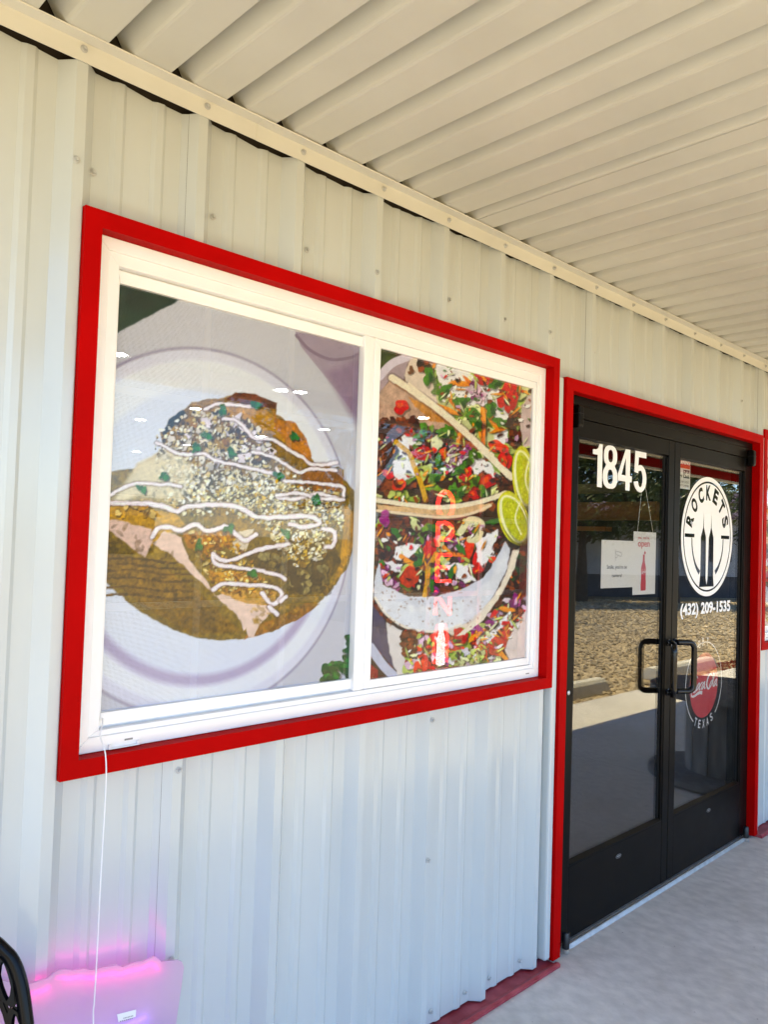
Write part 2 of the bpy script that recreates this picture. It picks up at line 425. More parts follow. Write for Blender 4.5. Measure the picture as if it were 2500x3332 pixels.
# loose stones of the lot (what the door glass mirrors)
sm = MB(); rr = random.Random(3)
for i in range(15000):
    px = rr.uniform(4.0, 22.0); py = -2.6 - (rr.random() ** 1.4) * 8.5; s = rr.uniform(.012, .038) * (1 + (px > 12) * .4)
    a = rr.uniform(0, 6.3); ca, sa = math.cos(a), math.sin(a); q = []
    for dx, dy, dz in ((1, 0, 0), (-1, .2, 0), (.1, .8, 0), (-.1, -.8, 0), (.1, .1, .7), (-.1, 0, -.6)):
        dx *= s * rr.uniform(.7, 1.3); dy *= s * rr.uniform(.7, 1.3); dz *= s
        q.append((px + dx * ca - dy * sa, py + dx * sa + dy * ca, -0.095 + s * .25 + dz))
    sm.add(q, [(0, 2, 4), (2, 1, 4), (1, 3, 4), (3, 0, 4), (2, 0, 5), (1, 2, 5), (3, 1, 5), (0, 3, 5)])
st = sm.build('gravel_stones', 'stone'); st['kind'] = 'stuff'; st['label'] = 'tan gravel stones covering the parking lot'
mm = MB()
for i in range(900):
    px = rr.uniform(10.3, 12.6); py = rr.uniform(-3.1, -2.62); s = rr.uniform(.01, .03)
    mm.add([(px - s, py, -.09), (px + s, py - s * .3, -.085), (px + s * .2, py + s, -.085), (px, py + s * .3, -.085 + s)], [(0, 1, 2), (0, 1, 3), (1, 2, 3), (2, 0, 3)])
mu = mm.build('mulch', 'red_mulch'); mu['kind'] = 'stuff'; mu['label'] = 'red mulch patch beside the walkway'

# ================================================================== METAL BUILDING
bld = empty('metal_building'); tag(bld, 'pale ribbed metal storefront with red trimmed window and doorway', 'building')
P = 0.3048
PROF = [(-.042, 0), (-.0125, -.032), (.0125, -.032), (.042, 0), (.082, 0), (.094, -.0055), (.110, -.0055), (.119, 0), (.184, 0), (.195, -.0055), (.212, -.0055), (.221, 0)]
RC = -.0125                                   # centre of the rib whose right edge is x = 0
W2X, W2Z = 3.955, -0.02                         # second window, shifted along the wall
OPEN = [(0.022, 1.848, 1.068, 2.291), (1.930, 3.893, -1, 2.226), (.022 + W2X, 1.848 + W2X, 1.068 + W2Z, 2.291 + W2Z)]
def profile(x0, x1):
    pts = []
    k0 = int(math.floor((x0 - RC) / P)) - 1
    allp = [(RC + P * k + a, b) for k in range(k0, int((x1 - RC) / P) + 2) for a, b in PROF]
    def yat(x):
        for (a, ya), (b, yb) in zip(allp, allp[1:]):
            if a <= x <= b: return ya + (yb - ya) * (x - a) / (b - a + 1e-9)
        return 0
    pts = [(x0, yat(x0))] + [p for p in allp if x0 < p[0] < x1] + [(x1, yat(x1))]
    return pts
SCREW = None
def screw_mesh():
    mb = MB(); mb.smooth = False
    mb.lathe([(.0085, 0), (.0085, -.0015), (.006, -.003)], n=14, axis='y')
    mb.lathe([(.0046, -.003), (.0046, -.0085), (.0036, -.0095)], n=6, axis='y')
    return mb.mesh('screw', 'screw')
SCREW = screw_mesh()
def screw(parent, x, y, z, rot=None):
    o = link('screw', SCREW, parent, loc=(x, y, z))
    if rot: o.rotation_euler = rot
    return o
rw = random.Random(5)
def ztop(x): return 2.633 + min(0.010, max(0, (x - .9) * .02)) + 0.003 * math.sin(x * 23) + 0.002 * math.sin(x * 61 + 1)
panels = []
def wall_panel(xa, xb, proud):
    mb = MB()
    cuts = sorted(set([xa, xb] + [c for o in OPEN for c in o[:2] if xa < c < xb]))
    for a, b in zip(cuts, cuts[1:]):
        mid = (a + b) / 2
        zr = [(0.012, None)]
        for o in OPEN:
            if o[0] < mid < o[1]:
                zr = ([(0.012, o[2])] if o[2] > 0 else []) + [(o[3], None)]
        for z0, z1 in zr:
            pts = profile(a, b); fine = []
            for (p, q) in zip(pts, pts[1:]):
                m = max(1, int((q[0] - p[0]) / .03)); fine += [(p[0] + (q[0] - p[0]) * i / m, p[1] + (q[1] - p[1]) * i / m) for i in range(m)]
            fine.append(pts[-1]); m = len(fine)
            vb = [(p[0], p[1] - proud, z0) for p in fine]
            vt = [(p[0], p[1] - proud, (ztop(p[0]) if z1 is None else z1)) for p in fine]
            mb.add(vb + vt, [(i, i + 1, m + i + 1, m + i) for i in range(m - 1)])
    o = mb.build('wall_panel', 'siding', bld)
    panels.append((xa, xb, o)); return o
def wall_panel_split(xa, xb, proud, zsplit):
    a = wall_panel(xa, xb, proud); me = a.data
    low = [p for p in me.polygons if p.center.z < zsplit]; hi = [p for p in me.polygons if p.center.z >= zsplit]
    co = [tuple(v.co) for v in me.vertices]
    for k_, fs in enumerate((hi, low)):
        m = MB(); m.add(co, [tuple(p.vertices) for p in fs]); me2 = m.mesh('wall_panel', 'siding')
        bm = bmesh.new(); bm.from_mesh(me2); bmesh.ops.delete(bm, geom=[v for v in bm.verts if not v.link_faces], context='VERTS'); bm.to_mesh(me2); bm.free()
        if k_ == 0: a.data = me2
        else: link('wall_panel', me2, bld)
k = -8
x = RC + P * (1 - 9) - .030
i = 0
while x < 9.0:
    full = any(o[2] > 0 and o[0] < x and x + 3 * P < o[1] for o in OPEN)
    (wall_panel_split(x, x + 3 * P, 0.0012 if i % 2 else 0.0, 1.6) if full else wall_panel(x, x + 3 * P, 0.0012 if i % 2 else 0.0)); x += 3 * P; i += 1
def panel_at(xx):
    for a, b, o in panels:
        if a <= xx < b: return o
    return panels[0][2]
# screws: the row above the window, the rows below it and along the base
for kx in range(-3, 24):
    c = RC + P * kx
    for dx in ((.055, ) if kx % 3 else (-.005, .046)):
        xx = c + dx; yy = -.0325 if abs(dx) < .012 else -.0015
        zz = 2.402 + rw.uniform(-.006, .006)
        if -1.2 < xx < 6.4 and rw.random() < .9: screw(panel_at(xx), xx, yy, zz)
for xx, zz, yy in [(.2955, 1.0196, -.034), (1.205, 1.0156, -.034), (1.205, .5686, -.034), (.2955, .5693, -.034), (1.24, .052, -.0015), (1.2753, .0522, -.0015), (1.4483, .049, -.0015),
                   (1.5816, .0486, -.0015), (1.7621, .0473, -.0015), (1.885, .0484, -.0015), (1.935, .11, -.0015), (1.93, .4663, -.0015), (1.885, 1.30, -.0015), (1.885, 1.87, -.0015),
                   (3.99, 1.30, -.0015), (3.99, 1.87, -.0015), (.98, .0484, -.0015), (1.12, .0484, -.0015), (.05, .0484, -.0015), (.2955, .05, -.034)]:
    screw(panel_at(xx), xx, yy, zz)
# girts and sheathing behind the panels (dark gap above them, no light leaks)
for a, b, z0, z1 in [(-2.6, .04, 0, 2.75), (.04, 1.83, 0, 1.09), (.04, 1.83, 2.27, 2.75), (1.83, 1.955, 0, 2.75), (1.955, 3.868, 2.207, 2.75), (3.868, 3.998, 0, 2.75), (3.998, 5.782, 0, 1.07), (3.998, 5.782, 2.25, 2.75), (5.782, 9.0, 0, 2.75)]:
    bx('sheathing', 'dark_gap', bld, a, b, .012, .06, z0, z1)
# red base channel
for a, b in [(-2.6, 1.915), (3.908, 9.0)]:
    mb = MB(); mb.prism([(.011, .001), (-.079, .001), (-.081, .012), (-.072, .017), (-.058, .012), (-.054, .005), (.011, .005)], 'x', a, b)
    mb.build('base_channel', 'red_base', bld)
# a pencil-thin cut mark and J trim beside the door
for a, b in ((1.8695, 1.9045), (3.9185, 3.9555)):
    bx('corner_trim', 'siding', bld, a, b, -.042, -.001, .02, 2.245, bevel=.008)

def red_frame(parent, x0, x1, z0, z1, w, yf, yb, bottom=True):
    """folded red trim: front flange plus the return into the opening, one piece per side"""
    t = .0035
    def piece(flat):
        # outline in (across, y): flange then return
        return flat
    # top
    m = MB(); m.add([(x0, yf, z1), (x1, yf, z1), (x1 - w, yf, z1 - w), (x0 + w, yf, z1 - w), (x0, .005, z1), (x1, .005, z1), (x1 - w, yb, z1 - w), (x0 + w, yb, z1 - w),
                     (x1 - w, yb, z1 - w + t), (x0 + w, yb, z1 - w + t), (x1 - w - 0, yf + t, z1 - w + t), (x0 + w, yf + t, z1 - w + t)],
                    [(0, 1, 2, 3), (0, 4, 5, 1), (3, 2, 6, 7), (7, 6, 8, 9), (9, 8, 10, 11)]); m.build('red_trim', 'red', parent)
    zb = z0 + w if bottom else z0
    m = MB(); m.add([(x0, yf, z0), (x0 + w, yf, zb), (x0 + w, yf, z1 - w), (x0, yf, z1), (x0, .005, z0), (x0, .005, z1), (x0 + w, yb, zb), (x0 + w, yb, z1 - w)],
                    [(0, 1, 2, 3), (0, 3, 5, 4), (1, 6, 7, 2)]); m.build('red_trim', 'red', parent)
    m = MB(); m.add([(x1, yf, z0), (x1 - w, yf, zb), (x1 - w, yf, z1 - w), (x1, yf, z1), (x1, .005, z0), (x1, .005, z1), (x1 - w, yb, zb), (x1 - w, yb, z1 - w)],
                    [(0, 1, 2, 3), (0, 3, 5, 4), (1, 6, 7, 2)]); m.build('red_trim', 'red', parent)
    if bottom:
        m = MB(); m.add([(x0, yf, z0), (x1, yf, z0), (x1 - w, yf, z0 + w), (x0 + w, yf, z0 + w), (x0, .005, z0), (x1, .005, z0), (x1 - w, yb, z0 + w), (x0 + w, yb, z0 + w)],
                        [(0, 1, 2, 3), (0, 4, 5, 1), (3, 2, 6, 7)]); m.build('red_trim', 'red', parent)

def ring_bars(parent, name, mat, x0, x1, z0, z1, w, ya, yb, bevel=.0015, ws=None):
    """four mitred bars of a rectangular frame, widths left,right,bottom,top"""
    wl, wr, wb, wt = ws or (w, w, w, w)
    O = [(x0, z0), (x1, z0), (x1, z1), (x0, z1)]; I = [(x0 + wl, z0 + wb), (x1 - wr, z0 + wb), (x1 - wr, z1 - wt), (x0 + wl, z1 - wt)]
    for k in range(4):
        q = [O[k], O[(k + 1) % 4], I[(k + 1) % 4], I[k]]
        MB().prism(q, 'y', ya, yb).build(name, mat, parent, bevel)

# ------------------------------------------------------------------ prints on the window film
class Paint:
    def __init__(s, x0, x1, z0, z1, y, cell=0.0026):
        s.nx = int((x1 - x0) / cell) + 1; s.nz = int((z1 - z0) / cell) + 1
        s.X, s.Z = np.meshgrid(np.linspace(x0, x1, s.nx), np.linspace(z0, z1, s.nz)); s.y = y
        s.U, s.V = proj(s.X, y + 0 * s.X, s.Z)
        s.C = np.zeros(s.X.shape + (3,)); s.rng = np.random.default_rng(4)
    def noise(s, scale, seed=0, oct=3):
        r = np.random.default_rng(seed + 100); out = 0; amp = 1; tot = 0
        for o in range(oct):
            sc = scale / 2 ** o; g = r.random((256, 256))
            a = s.X / sc; b = s.Z / sc; i = np.floor(a).astype(int); j = np.floor(b).astype(int); fa = a - i; fb = b - j
            fa = fa * fa * (3 - 2 * fa); fb = fb * fb * (3 - 2 * fb); i %= 255; j %= 255
            out = out + amp * ((g[j, i] * (1 - fa) + g[j, i + 1] * fa) * (1 - fb) + (g[j + 1, i] * (1 - fa) + g[j + 1, i + 1] * fa) * fb); tot += amp; amp *= .55
        return out / tot
    def put(s, mask, col, tex=0.0, scale=.03, seed=1):
        c = lin(col)
        if tex: c = c * (1 + tex * 2 * (s.noise(scale, seed) - .5))[..., None]
        m = np.clip(mask, 0, 1)[..., None]; s.C = s.C * (1 - m) + c * m
    def sub(s, u0, u1, v0, v1):
        return (s.U > u0) & (s.U < u1) & (s.V > v0) & (s.V < v1)
    def poly(s, pts, col, tex=.12, rag=0.0, seed=1, scale=.03, soft=2.0, a=1.0):
        pts = np.array(pts, float); U, V = s.U, s.V
        if rag: U = U + rag * 2 * (s.noise(.02, seed + 7) - .5); V = V + rag * 2 * (s.noise(.02, seed + 17) - .5)
        box = (U > pts[:, 0].min() - 8) & (U < pts[:, 0].max() + 8) & (V > pts[:, 1].min() - 8) & (V < pts[:, 1].max() + 8)
        u = U[box]; v = V[box]; ins = np.zeros(u.shape, bool); dm = np.full(u.shape, 1e9)
        for i in range(len(pts)):
            x1, y1 = pts[i]; x2, y2 = pts[(i + 1) % len(pts)]
            c = ((y1 > v) != (y2 > v)) & (u < (x2 - x1) * (v - y1) / (y2 - y1 + 1e-9) + x1); ins ^= c
            d = np.array([x2 - x1, y2 - y1]); L = d @ d + 1e-9; t = np.clip(((u - x1) * d[0] + (v - y1) * d[1]) / L, 0, 1)
            dm = np.minimum(dm, np.hypot(u - x1 - t * d[0], v - y1 - t * d[1]))
        sd = np.where(ins, dm, -dm); m = np.zeros(s.U.shape); m[box] = np.clip(.5 + sd / (2 * soft), 0, 1) * a
        s.put(m, col, tex, scale, seed)
    def line(s, pts, w, col, tex=.06, rag=0.0, seed=1, shade=None):
        C = np.array(catmull(pts, 5)); U, V = s.U, s.V
        if rag: U = U + rag * 2 * (s.noise(.018, seed + 7) - .5); V = V + rag * 2 * (s.noise(.018, seed + 17) - .5)
        box = (U > C[:, 0].min() - w - 6) & (U < C[:, 0].max() + w + 6) & (V > C[:, 1].min() - w - 6) & (V < C[:, 1].max() + w + 8)
        u = U[box]; v = V[box]; dm = np.full(u.shape, 1e9)
        for (x1, y1), (x2, y2) in zip(C, C[1:]):
            d = np.array([x2 - x1, y2 - y1]); L = d @ d + 1e-9; t = np.clip(((u - x1) * d[0] + (v - y1) * d[1]) / L, 0, 1)
            dm = np.minimum(dm, np.hypot(u - x1 - t * d[0], v - y1 - t * d[1]))
        if shade is not None:
            m = np.zeros(s.U.shape); m[box] = np.clip(.5 + (w * .5 + 4 - dm) / 6, 0, 1) * .55; s.put(m, shade)
        m = np.zeros(s.U.shape); m[box] = np.clip(.5 + (w / 2 - dm) / 3, 0, 1); s.put(m, col, tex, .012, seed)
        if shade is not None and sum(col) > 600:
            m = np.zeros(s.U.shape); m[box] = np.clip(.5 + (w / 2 - dm) / 3, 0, 1) * np.clip((dm - w * .22) / (w * .3), 0, 1) * .5; s.put(m, (176, 158, 168))
    def blob(s, u, v, ru, rv, col, ang=0, rag=.25, seed=0, a=1.0, hi=.25, sh=True):
        if sh and max(ru, rv) > 5 and a == 1.0: s.blob(u + 2 + ru * .10, v + 3 + rv * .12, ru * 1.06, rv * 1.06, (38, 24, 12), ang, rag, seed, .55, 0, False)
        R_ = max(ru, rv) * 1.5; b = s.sub(u - R_, u + R_, v - R_, v + R_)
        if not b.any(): return
        du = s.U[b] - u; dv = s.V[b] - v; c, n_ = math.cos(ang), math.sin(ang)
        x = (du * c + dv * n_) / ru; y = (-du * n_ + dv * c) / rv; th = np.arctan2(y, x); rng = np.random.default_rng(seed)
        rad = 1 + rag * (np.sin(th * 2 + rng.random() * 6) * .5 + np.sin(th * 3 + rng.random() * 6) * .35 + np.sin(th * 5 + rng.random() * 6) * .3)
        d = np.hypot(x, y) / rad; m = np.clip((1 - d) * max(min(ru, rv), 2) / 2.5 + .5, 0, 1) * a
        col = lin(col) * (1 + hi * (-x * .5 - y * .7)[..., None] * .6)
        s.C[b] = s.C[b] * (1 - m[..., None]) + np.clip(col, 0, 1) * m[..., None]
    def scatter(s, poly_, n, r0, r1, cols, seed, elong=1.0, rag=.3, a=1.0):
        rng = np.random.default_rng(seed); pts = np.array(poly_, float); lo = pts.min(0); hi = pts.max(0); k = 0; tries = 0
        n = int(n * 1.9)
        while k < n and tries < n * 20:
            tries += 1
            q = lo + rng.random(2) * (hi - lo); ins = False
            for i in range(len(pts)):
                x1, y1 = pts[i]; x2, y2 = pts[(i + 1) % len(pts)]
                if (y1 > q[1]) != (y2 > q[1]) and q[0] < (x2 - x1) * (q[1] - y1) / (y2 - y1 + 1e-9) + x1: ins = not ins
            if not ins: continue
            r = (r0 + rng.random() ** 1.6 * (r1 - r0)) * .72; c = np.array(cols[rng.integers(len(cols))], float) * rng.uniform(.85, 1.1)
            s.blob(q[0], q[1], r * elong, r, np.clip(c, 0, 255), rng.random() * 3.14, rag, int(rng.integers(1e6)), a); k += 1
    def grain(s, amt, mask=1.0):
        f = 1 + amt * ((s.noise(.012, 71, 4) - .5) * 1.6 + (s.noise(.0055, 72, 2) - .5) * 1.4) * mask
        s.C = np.clip(s.C, 0, 1) * np.clip(f, .25, 1.8)[..., None]
        s.C = np.clip(s.C, 0, 1) ** 1.25 * 1.12
        g = s.C.mean(-1, keepdims=True); s.C = np.clip(g + (s.C - g) * 1.15, 0, .92)      # inks: deeper, more saturated
    def build(s, name, parent):
        me = bpy.data.meshes.new(name); nx, nz = s.nx, s.nz
        co = np.stack([s.X, np.full_like(s.X, s.y), s.Z], -1).reshape(-1, 3)
        idx = np.arange(nx * nz).reshape(nz, nx); q = np.stack([idx[:-1, :-1], idx[:-1, 1:], idx[1:, 1:], idx[1:, :-1]], -1).reshape(-1, 4)
        me.vertices.add(len(co)); me.vertices.foreach_set('co', co.ravel()); me.loops.add(q.size); me.loops.foreach_set('vertex_index', q.ravel().astype(np.int32))
        me.polygons.add(len(q)); me.polygons.foreach_set('loop_start', np.arange(0, q.size, 4, dtype=np.int32)); me.polygons.foreach_set('loop_total', np.full(len(q), 4, dtype=np.int32))
        me.update(); me.validate()
        at = me.color_attributes.new('print', 'FLOAT_COLOR', 'POINT')
        at.data.foreach_set('color', np.concatenate([np.clip(s.C, 0, 1), np.ones(s.C.shape[:2] + (1,))], -1).reshape(-1).astype(np.float32))
        me.materials.append(MATS['perforated_film'])
        return link(name, me, parent)
A = lambda L: [(250 + .6024 * u, 850 + .6024 * v) for u, v in L]
B = lambda L: [(250 + .6024 * u, 1600 + .6024 * v) for u, v in L]
Cc = lambda L: [(1150 + .4217 * u, 1050 + .4217 * v) for u, v in L]
D = lambda L: [(1150 + .4217 * u, 1650 + .4217 * v) for u, v in L]
CREAM = (238, 232, 226); LILAC = (226, 218, 228); OLIVE = (134, 112, 34); GOLD = (184, 144, 34); BROWN = (92, 58, 22); GREEN = (30, 104, 44); CRUMB = (236, 226, 200)

def paint_enchiladas(x0, x1, z0, z1, y):
    p = Paint(x0, x1, z0, z1, y)
    p.put(np.ones(p.X.shape), (200, 200, 210), .08, .4, 2)                       # pale table top
    p.poly(A([(1180, 380), (1560, 440), (1560, 900), (1340, 620), (1210, 460)]), (168, 156, 172), .1)
    p.line(A([(1185, 400), (1260, 480), (1370, 530), (1480, 520), (1560, 480)]), 10, (142, 126, 146))
    p.poly(A([(1345, 600), (1560, 520), (1560, 960), (1440, 760)]), (150, 132, 156), .12, soft=14)
    p.poly(A([(150, 60), (640, 150), (560, 205), (330, 330), (150, 420)]), (22, 58, 42), .5, 4, scale=.05, soft=3)
    # plate: outer rim, well
    cx, cz = .40, 1.60
    d = np.hypot((p.X - cx) / .475, (p.Z - cz + .0) / .47)
    p.put(np.clip((1.0 - d) * 60, 0, 1), (216, 216, 230), .05, .3, 4)
    p.put(np.clip((.95 - d) * 40, 0, 1), (228, 230, 240), .04, .3, 5)
    p.put(np.clip((.86 - d) * 30, 0, 1) * np.clip((1.62 - p.Z) * 8, 0, 1), (186, 178, 204), .05, .3, 6)
    p.put(np.clip((.80 - d) * 30, 0, 1), (220, 224, 238), .04, .3, 7)
    p.put(np.clip(1 - np.abs(d - 1.0) * 70, 0, 1) * .7, (150, 140, 168))
    # sauce
    p.poly(B([(100, 430), (165, 500), (280, 600), (400, 685), (520, 745), (640, 790), (780, 805), (930, 792), (1060, 750), (1200, 680), (1310, 600), (1400, 500), (1465, 400), (1490, 300), (1505, 150), (1500, 0), (1450, -60), (900, -200), (100, -100)]) , OLIVE, .35, 5, 3, .05)
    p.poly(B([(1440, 60), (1500, 120), (1495, 290), (1440, 430), (1380, 500), (1420, 380), (1440, 220)]), GOLD, .3, 4, 4, .02)
    p.poly(B([(900, 800), (1060, 752), (1210, 682), (1310, 605), (1240, 600), (1060, 690), (960, 720)]), (150, 108, 30), .35, 4, 5, .02)
    p.poly(B([(100, 340), (160, 330), (420, 380), (640, 520), (760, 640), (900, 760), (640, 770), (400, 650), (200, 500), (100, 450)]), (132, 104, 46), .4, 5, 8, .04)
    for k, yy in enumerate((365, 398, 430, 470, 520, 560)):  # brown streaks: sauce, plus the lot's reflection painted into the print
        p.line(B([(120, yy), (300, yy - 6), (480, yy + 16), (620, yy + 14)]), 8, (100, 76, 34), .4, 5, k)
    # folded enchilada body
    p.poly(A([(620, 760), (800, 740), (860, 710), (960, 720), (1080, 770), (1075, 830), (1200, 900), (1225, 1000), (1290, 1090), (1440, 1120), (1445, 1330), (1440, 1440), (900, 1500), (560, 1330), (450, 930), (520, 860)]), (150, 120, 52), .5, 6, 9, .03)
    p.poly(A([(800, 745), (860, 708), (960, 716), (1080, 765), (1075, 800), (900, 770)]), (110, 62, 14), .3, 3, 10, .02)
    p.poly(A([(720, 800), (820, 770), (1010, 800), (1180, 900), (1225, 1000), (1190, 1020), (1030, 920), (900, 850), (760, 830)]), GOLD, .35, 4, 11, .02)
    p.poly(A([(1060, 800), (1080, 850), (1180, 870), (1240, 960), (1270, 1050), (1250, 1100), (1150, 1010), (1070, 900)]), (188, 132, 44), .3, 3, 12, .02)
    p.poly(A([(460, 930), (500, 850), (570, 800), (600, 830), (520, 900), (470, 950)]), (40, 46, 40), .4, 5, 13, .015)
    p.poly(A([(1210, 1140), (1430, 1130), (1445, 1240), (1280, 1250), (1200, 1220)]), (150, 104, 22), .4, 3, 14, .02)
    p.poly(A([(180, 1330), (330, 1090), (470, 1010), (620, 1100), (560, 1290), (330, 1260)]), (206, 190, 158), .2, 6, 15, .05, 5)
    # tortilla flaps and yellow cheese
    p.poly(B([(100, 70), (520, 110), (620, 200), (480, 230), (400, 300), (240, 220), (100, 150)]), (196, 158, 70), .3, 5, 16, .03)
    p.poly(B([(100, 140), (250, 160), (400, 200), (410, 260), (370, 355), (330, 330), (240, 255), (160, 200)]), (222, 196, 184), .15, 5, 17, .02)
    p.poly(B([(405, 285), (470, 215), (560, 240), (600, 360), (660, 430), (720, 500), (745, 560), (900, 540), (1080, 590), (1050, 650), (985, 720), (955, 785), (930, 782), (915, 735), (895, 750), (880, 690), (800, 610), (700, 510), (600, 420), (480, 320)]), (228, 206, 196), .14, 7, 18, .02)
    p.poly(B([(570, 215), (830, 215), (840, 290), (760, 320), (740, 300), (660, 330), (600, 300)]), (186, 134, 34), .35, 5, 19, .02)
    p.poly(B([(700, 430), (900, 430), (1000, 470), (960, 500), (760, 500), (720, 470)]), (188, 144, 44), .35, 5, 20, .02)
    p.poly(B([(760, 540), (930, 520), (1080, 540), (1060, 620), (900, 600)]), (206, 164, 96), .3, 5, 21, .02)
    p.poly(B([(830, 230), (960, 200), (900, 340), (860, 330)]), (220, 208, 190), .2, 5, 22, .02)
    p.poly(B([(880, 330), (1130, 280), (1300, 330), (1400, 300), (1430, 380), (1320, 540), (1150, 560), (1110, 460), (960, 400)]), (96, 78, 34), .5, 6, 23, .02)
    p.scatter(B([(980, 330), (1350, 420), (1350, 540), (1140, 520)]), 40, 10, 26, [(150, 138, 96), (120, 104, 60), (84, 66, 28)], 31)
    # crumbled cheese and onion
    p.scatter(A([(560, 820), (760, 800), (940, 960), (1010, 1120), (880, 1330), (560, 1300), (440, 1080)]), 150, 6, 19, [CRUMB, CREAM, (222, 214, 206), (210, 190, 150), (150, 110, 50)], 32)
    p.scatter(A([(760, 830), (1010, 900), (1060, 1080), (940, 1090), (820, 980)]), 40, 8, 20, [LILAC, CREAM, (120, 84, 30), (88, 60, 22)], 33)
    p.scatter(A([(560, 1150), (1000, 1130), (1200, 1330), (560, 1330)]), 110, 6, 18, [CRUMB, CREAM, (214, 196, 150), (96, 74, 34)], 34)
    p.scatter(B([(560, 0), (1150, -40), (1420, 60), (1440, 180), (1360, 330), (1180, 420), (1000, 180), (760, 60)]), 190, 5, 16, [CRUMB, CREAM, (226, 214, 178), (206, 178, 92), (150, 120, 40)], 35)
    p.scatter(A([(190, 1330), (560, 1260), (560, 1350), (190, 1400)]), 14, 10, 22, [(214, 190, 130), (196, 156, 70)], 36)
    for sd, (u, v, r, rv) in enumerate([(760, 1080, 22, 30), (900, 1060, 26, 40), (1045, 1030, 22, 34), (940, 930, 30, 16), (700, 870, 34, 22), (600, 930, 30, 18), (860, 860, 44, 20)]):
        (uu, vv), = A([(u, v)]); p.blob(uu, vv, r * .6, rv * .6, LILAC, sd * .9, .3, sd)
    # fine crumbs and shreds
    p.scatter(A([(430, 930), (620, 790), (900, 830), (1060, 1000), (1200, 1180), (1420, 1250), (1400, 1400), (600, 1380), (400, 1250)]), 420, 3, 8, [(246, 240, 226), (228, 220, 196), (206, 190, 140), (110, 84, 36), (64, 48, 22)], 61, 1.5)
    p.scatter(B([(560, 20), (1100, -60), (1440, 40), (1440, 200), (1340, 330), (1180, 400), (1000, 200), (800, 80)]), 320, 3, 7, [(246, 242, 224), (230, 222, 180), (190, 160, 70), (120, 96, 34)], 62, 1.4)
    p.scatter(B([(120, 120), (420, 260), (700, 520), (900, 740), (620, 760), (300, 600), (120, 440)]), 60, 4, 12, [(140, 112, 42), (118, 90, 34), (92, 68, 28)], 63, 2.2, a=.45)
    p.scatter(B([(900, 500), (1300, 560), (1440, 380), (1480, 200), (1400, 520), (1150, 720), (960, 760)]), 60, 4, 11, [(164, 132, 44), (126, 98, 32), (186, 150, 60)], 64, 1.8, a=.5)
    p.scatter(B([(560, 210), (840, 220), (1000, 460), (1060, 560), (760, 540), (640, 330)]), 130, 3, 8, [(214, 176, 74), (176, 128, 36), (232, 214, 160), (140, 96, 30)], 65, 1.8)
    p.poly(A([(190, 1300), (340, 1090), (520, 1010), (640, 1130), (560, 1290), (330, 1270)]), (232, 226, 206), .1, 8, 66, .04, 12, .55)  # pale patch over the tortilla: glass reflection painted into the print
    # crema drizzle
    for k, L in enumerate([B([(120, 62), (350, 62), (470, 80), (540, 106), (600, 82), (800, 70), (900, 95), (960, 132), (1050, 140), (1250, 132), (1310, 168), (1240, 192), (1150, 176)]),
              B([(405, 245), (440, 200), (500, 190), (560, 208), (640, 178), (700, 212), (800, 190), (860, 230), (910, 262), (970, 228)]),
              B([(1140, 282), (1040, 300), (960, 322), (880, 352), (790, 372), (735, 340), (745, 385), (800, 402), (950, 420), (1080, 448), (1122, 472)]),
              B([(735, 530), (800, 496), (950, 506), (1060, 514), (1104, 542), (1098, 580), (1050, 605), (1000, 545)]), B([(1100, 590), (1130, 570)]),
              B([(1330, 200), (1390, 220), (1385, 290), (1340, 300)]), B([(1040, 625), (1085, 665)]),
              A([(690, 800), (760, 770), (850, 776), (950, 786)]), A([(790, 850), (880, 870), (950, 950), (1050, 962), (1130, 1010), (1220, 1060), (1280, 1100), (1405, 1090)]),
              A([(950, 1030), (1040, 1050), (1120, 1092), (1200, 1142), (1270, 1122), (1400, 1130)]), A([(1080, 1120), (1120, 1182), (1200, 1192), (1300, 1200), (1432, 1218), (1440, 1275)]),
              A([(1080, 1274), (1180, 1284), (1300, 1256), (1430, 1286)]), A([(180, 1262), (250, 1220), (330, 1200), (480, 1205), (560, 1216)]),
              A([(430, 980), (560, 1040), (680, 1040), (760, 1080), (860, 1100), (1060, 1145)]), B([(1080, 20), (1200, 8), (1300, 36), (1440, 42)])]):
        p.line(L, (14 if k < 2 else 12.5) * (.8 if k > 6 else 1), (244, 234, 242), .10, 4, k, shade=(92, 66, 36))
    # cilantro
    for k, (u, v) in enumerate(A([(785, 800), (965, 775), (1172, 945), (640, 1005), (700, 940), (1290, 1290), (1090, 1155), (830, 1030), (470, 1160), (350, 1230)]) + B([(655, 290), (945, 440), (1290, 42), (820, 195), (1128, 225)])):
        p.blob(u, v, 11, 17, GREEN, k * 1.3, .45, k); p.blob(u + 7, v + 5, 8, 11, (46, 128, 52), k * .7, .4, k + 50)
    for k, (u, v) in enumerate(B([(1345, 1000), (1365, 950), (1400, 945), (1390, 1005), (1460, 920), (1480, 800), (1488, 860), (1475, 980), (1440, 950)])):
        p.blob(u, v, 19, 24, (18, 92, 38), k * .8, .5, k + 80); p.blob(u + 5, v - 5, 8, 12, (44, 132, 54), k, .4, k + 90)
    p.grain(.7, np.clip((p.C[..., 0] - p.C[..., 2] - .03) * 12, 0, 1) * np.clip(1.15 - p.C.mean(-1) * 1.7, .12, 1))
    return p

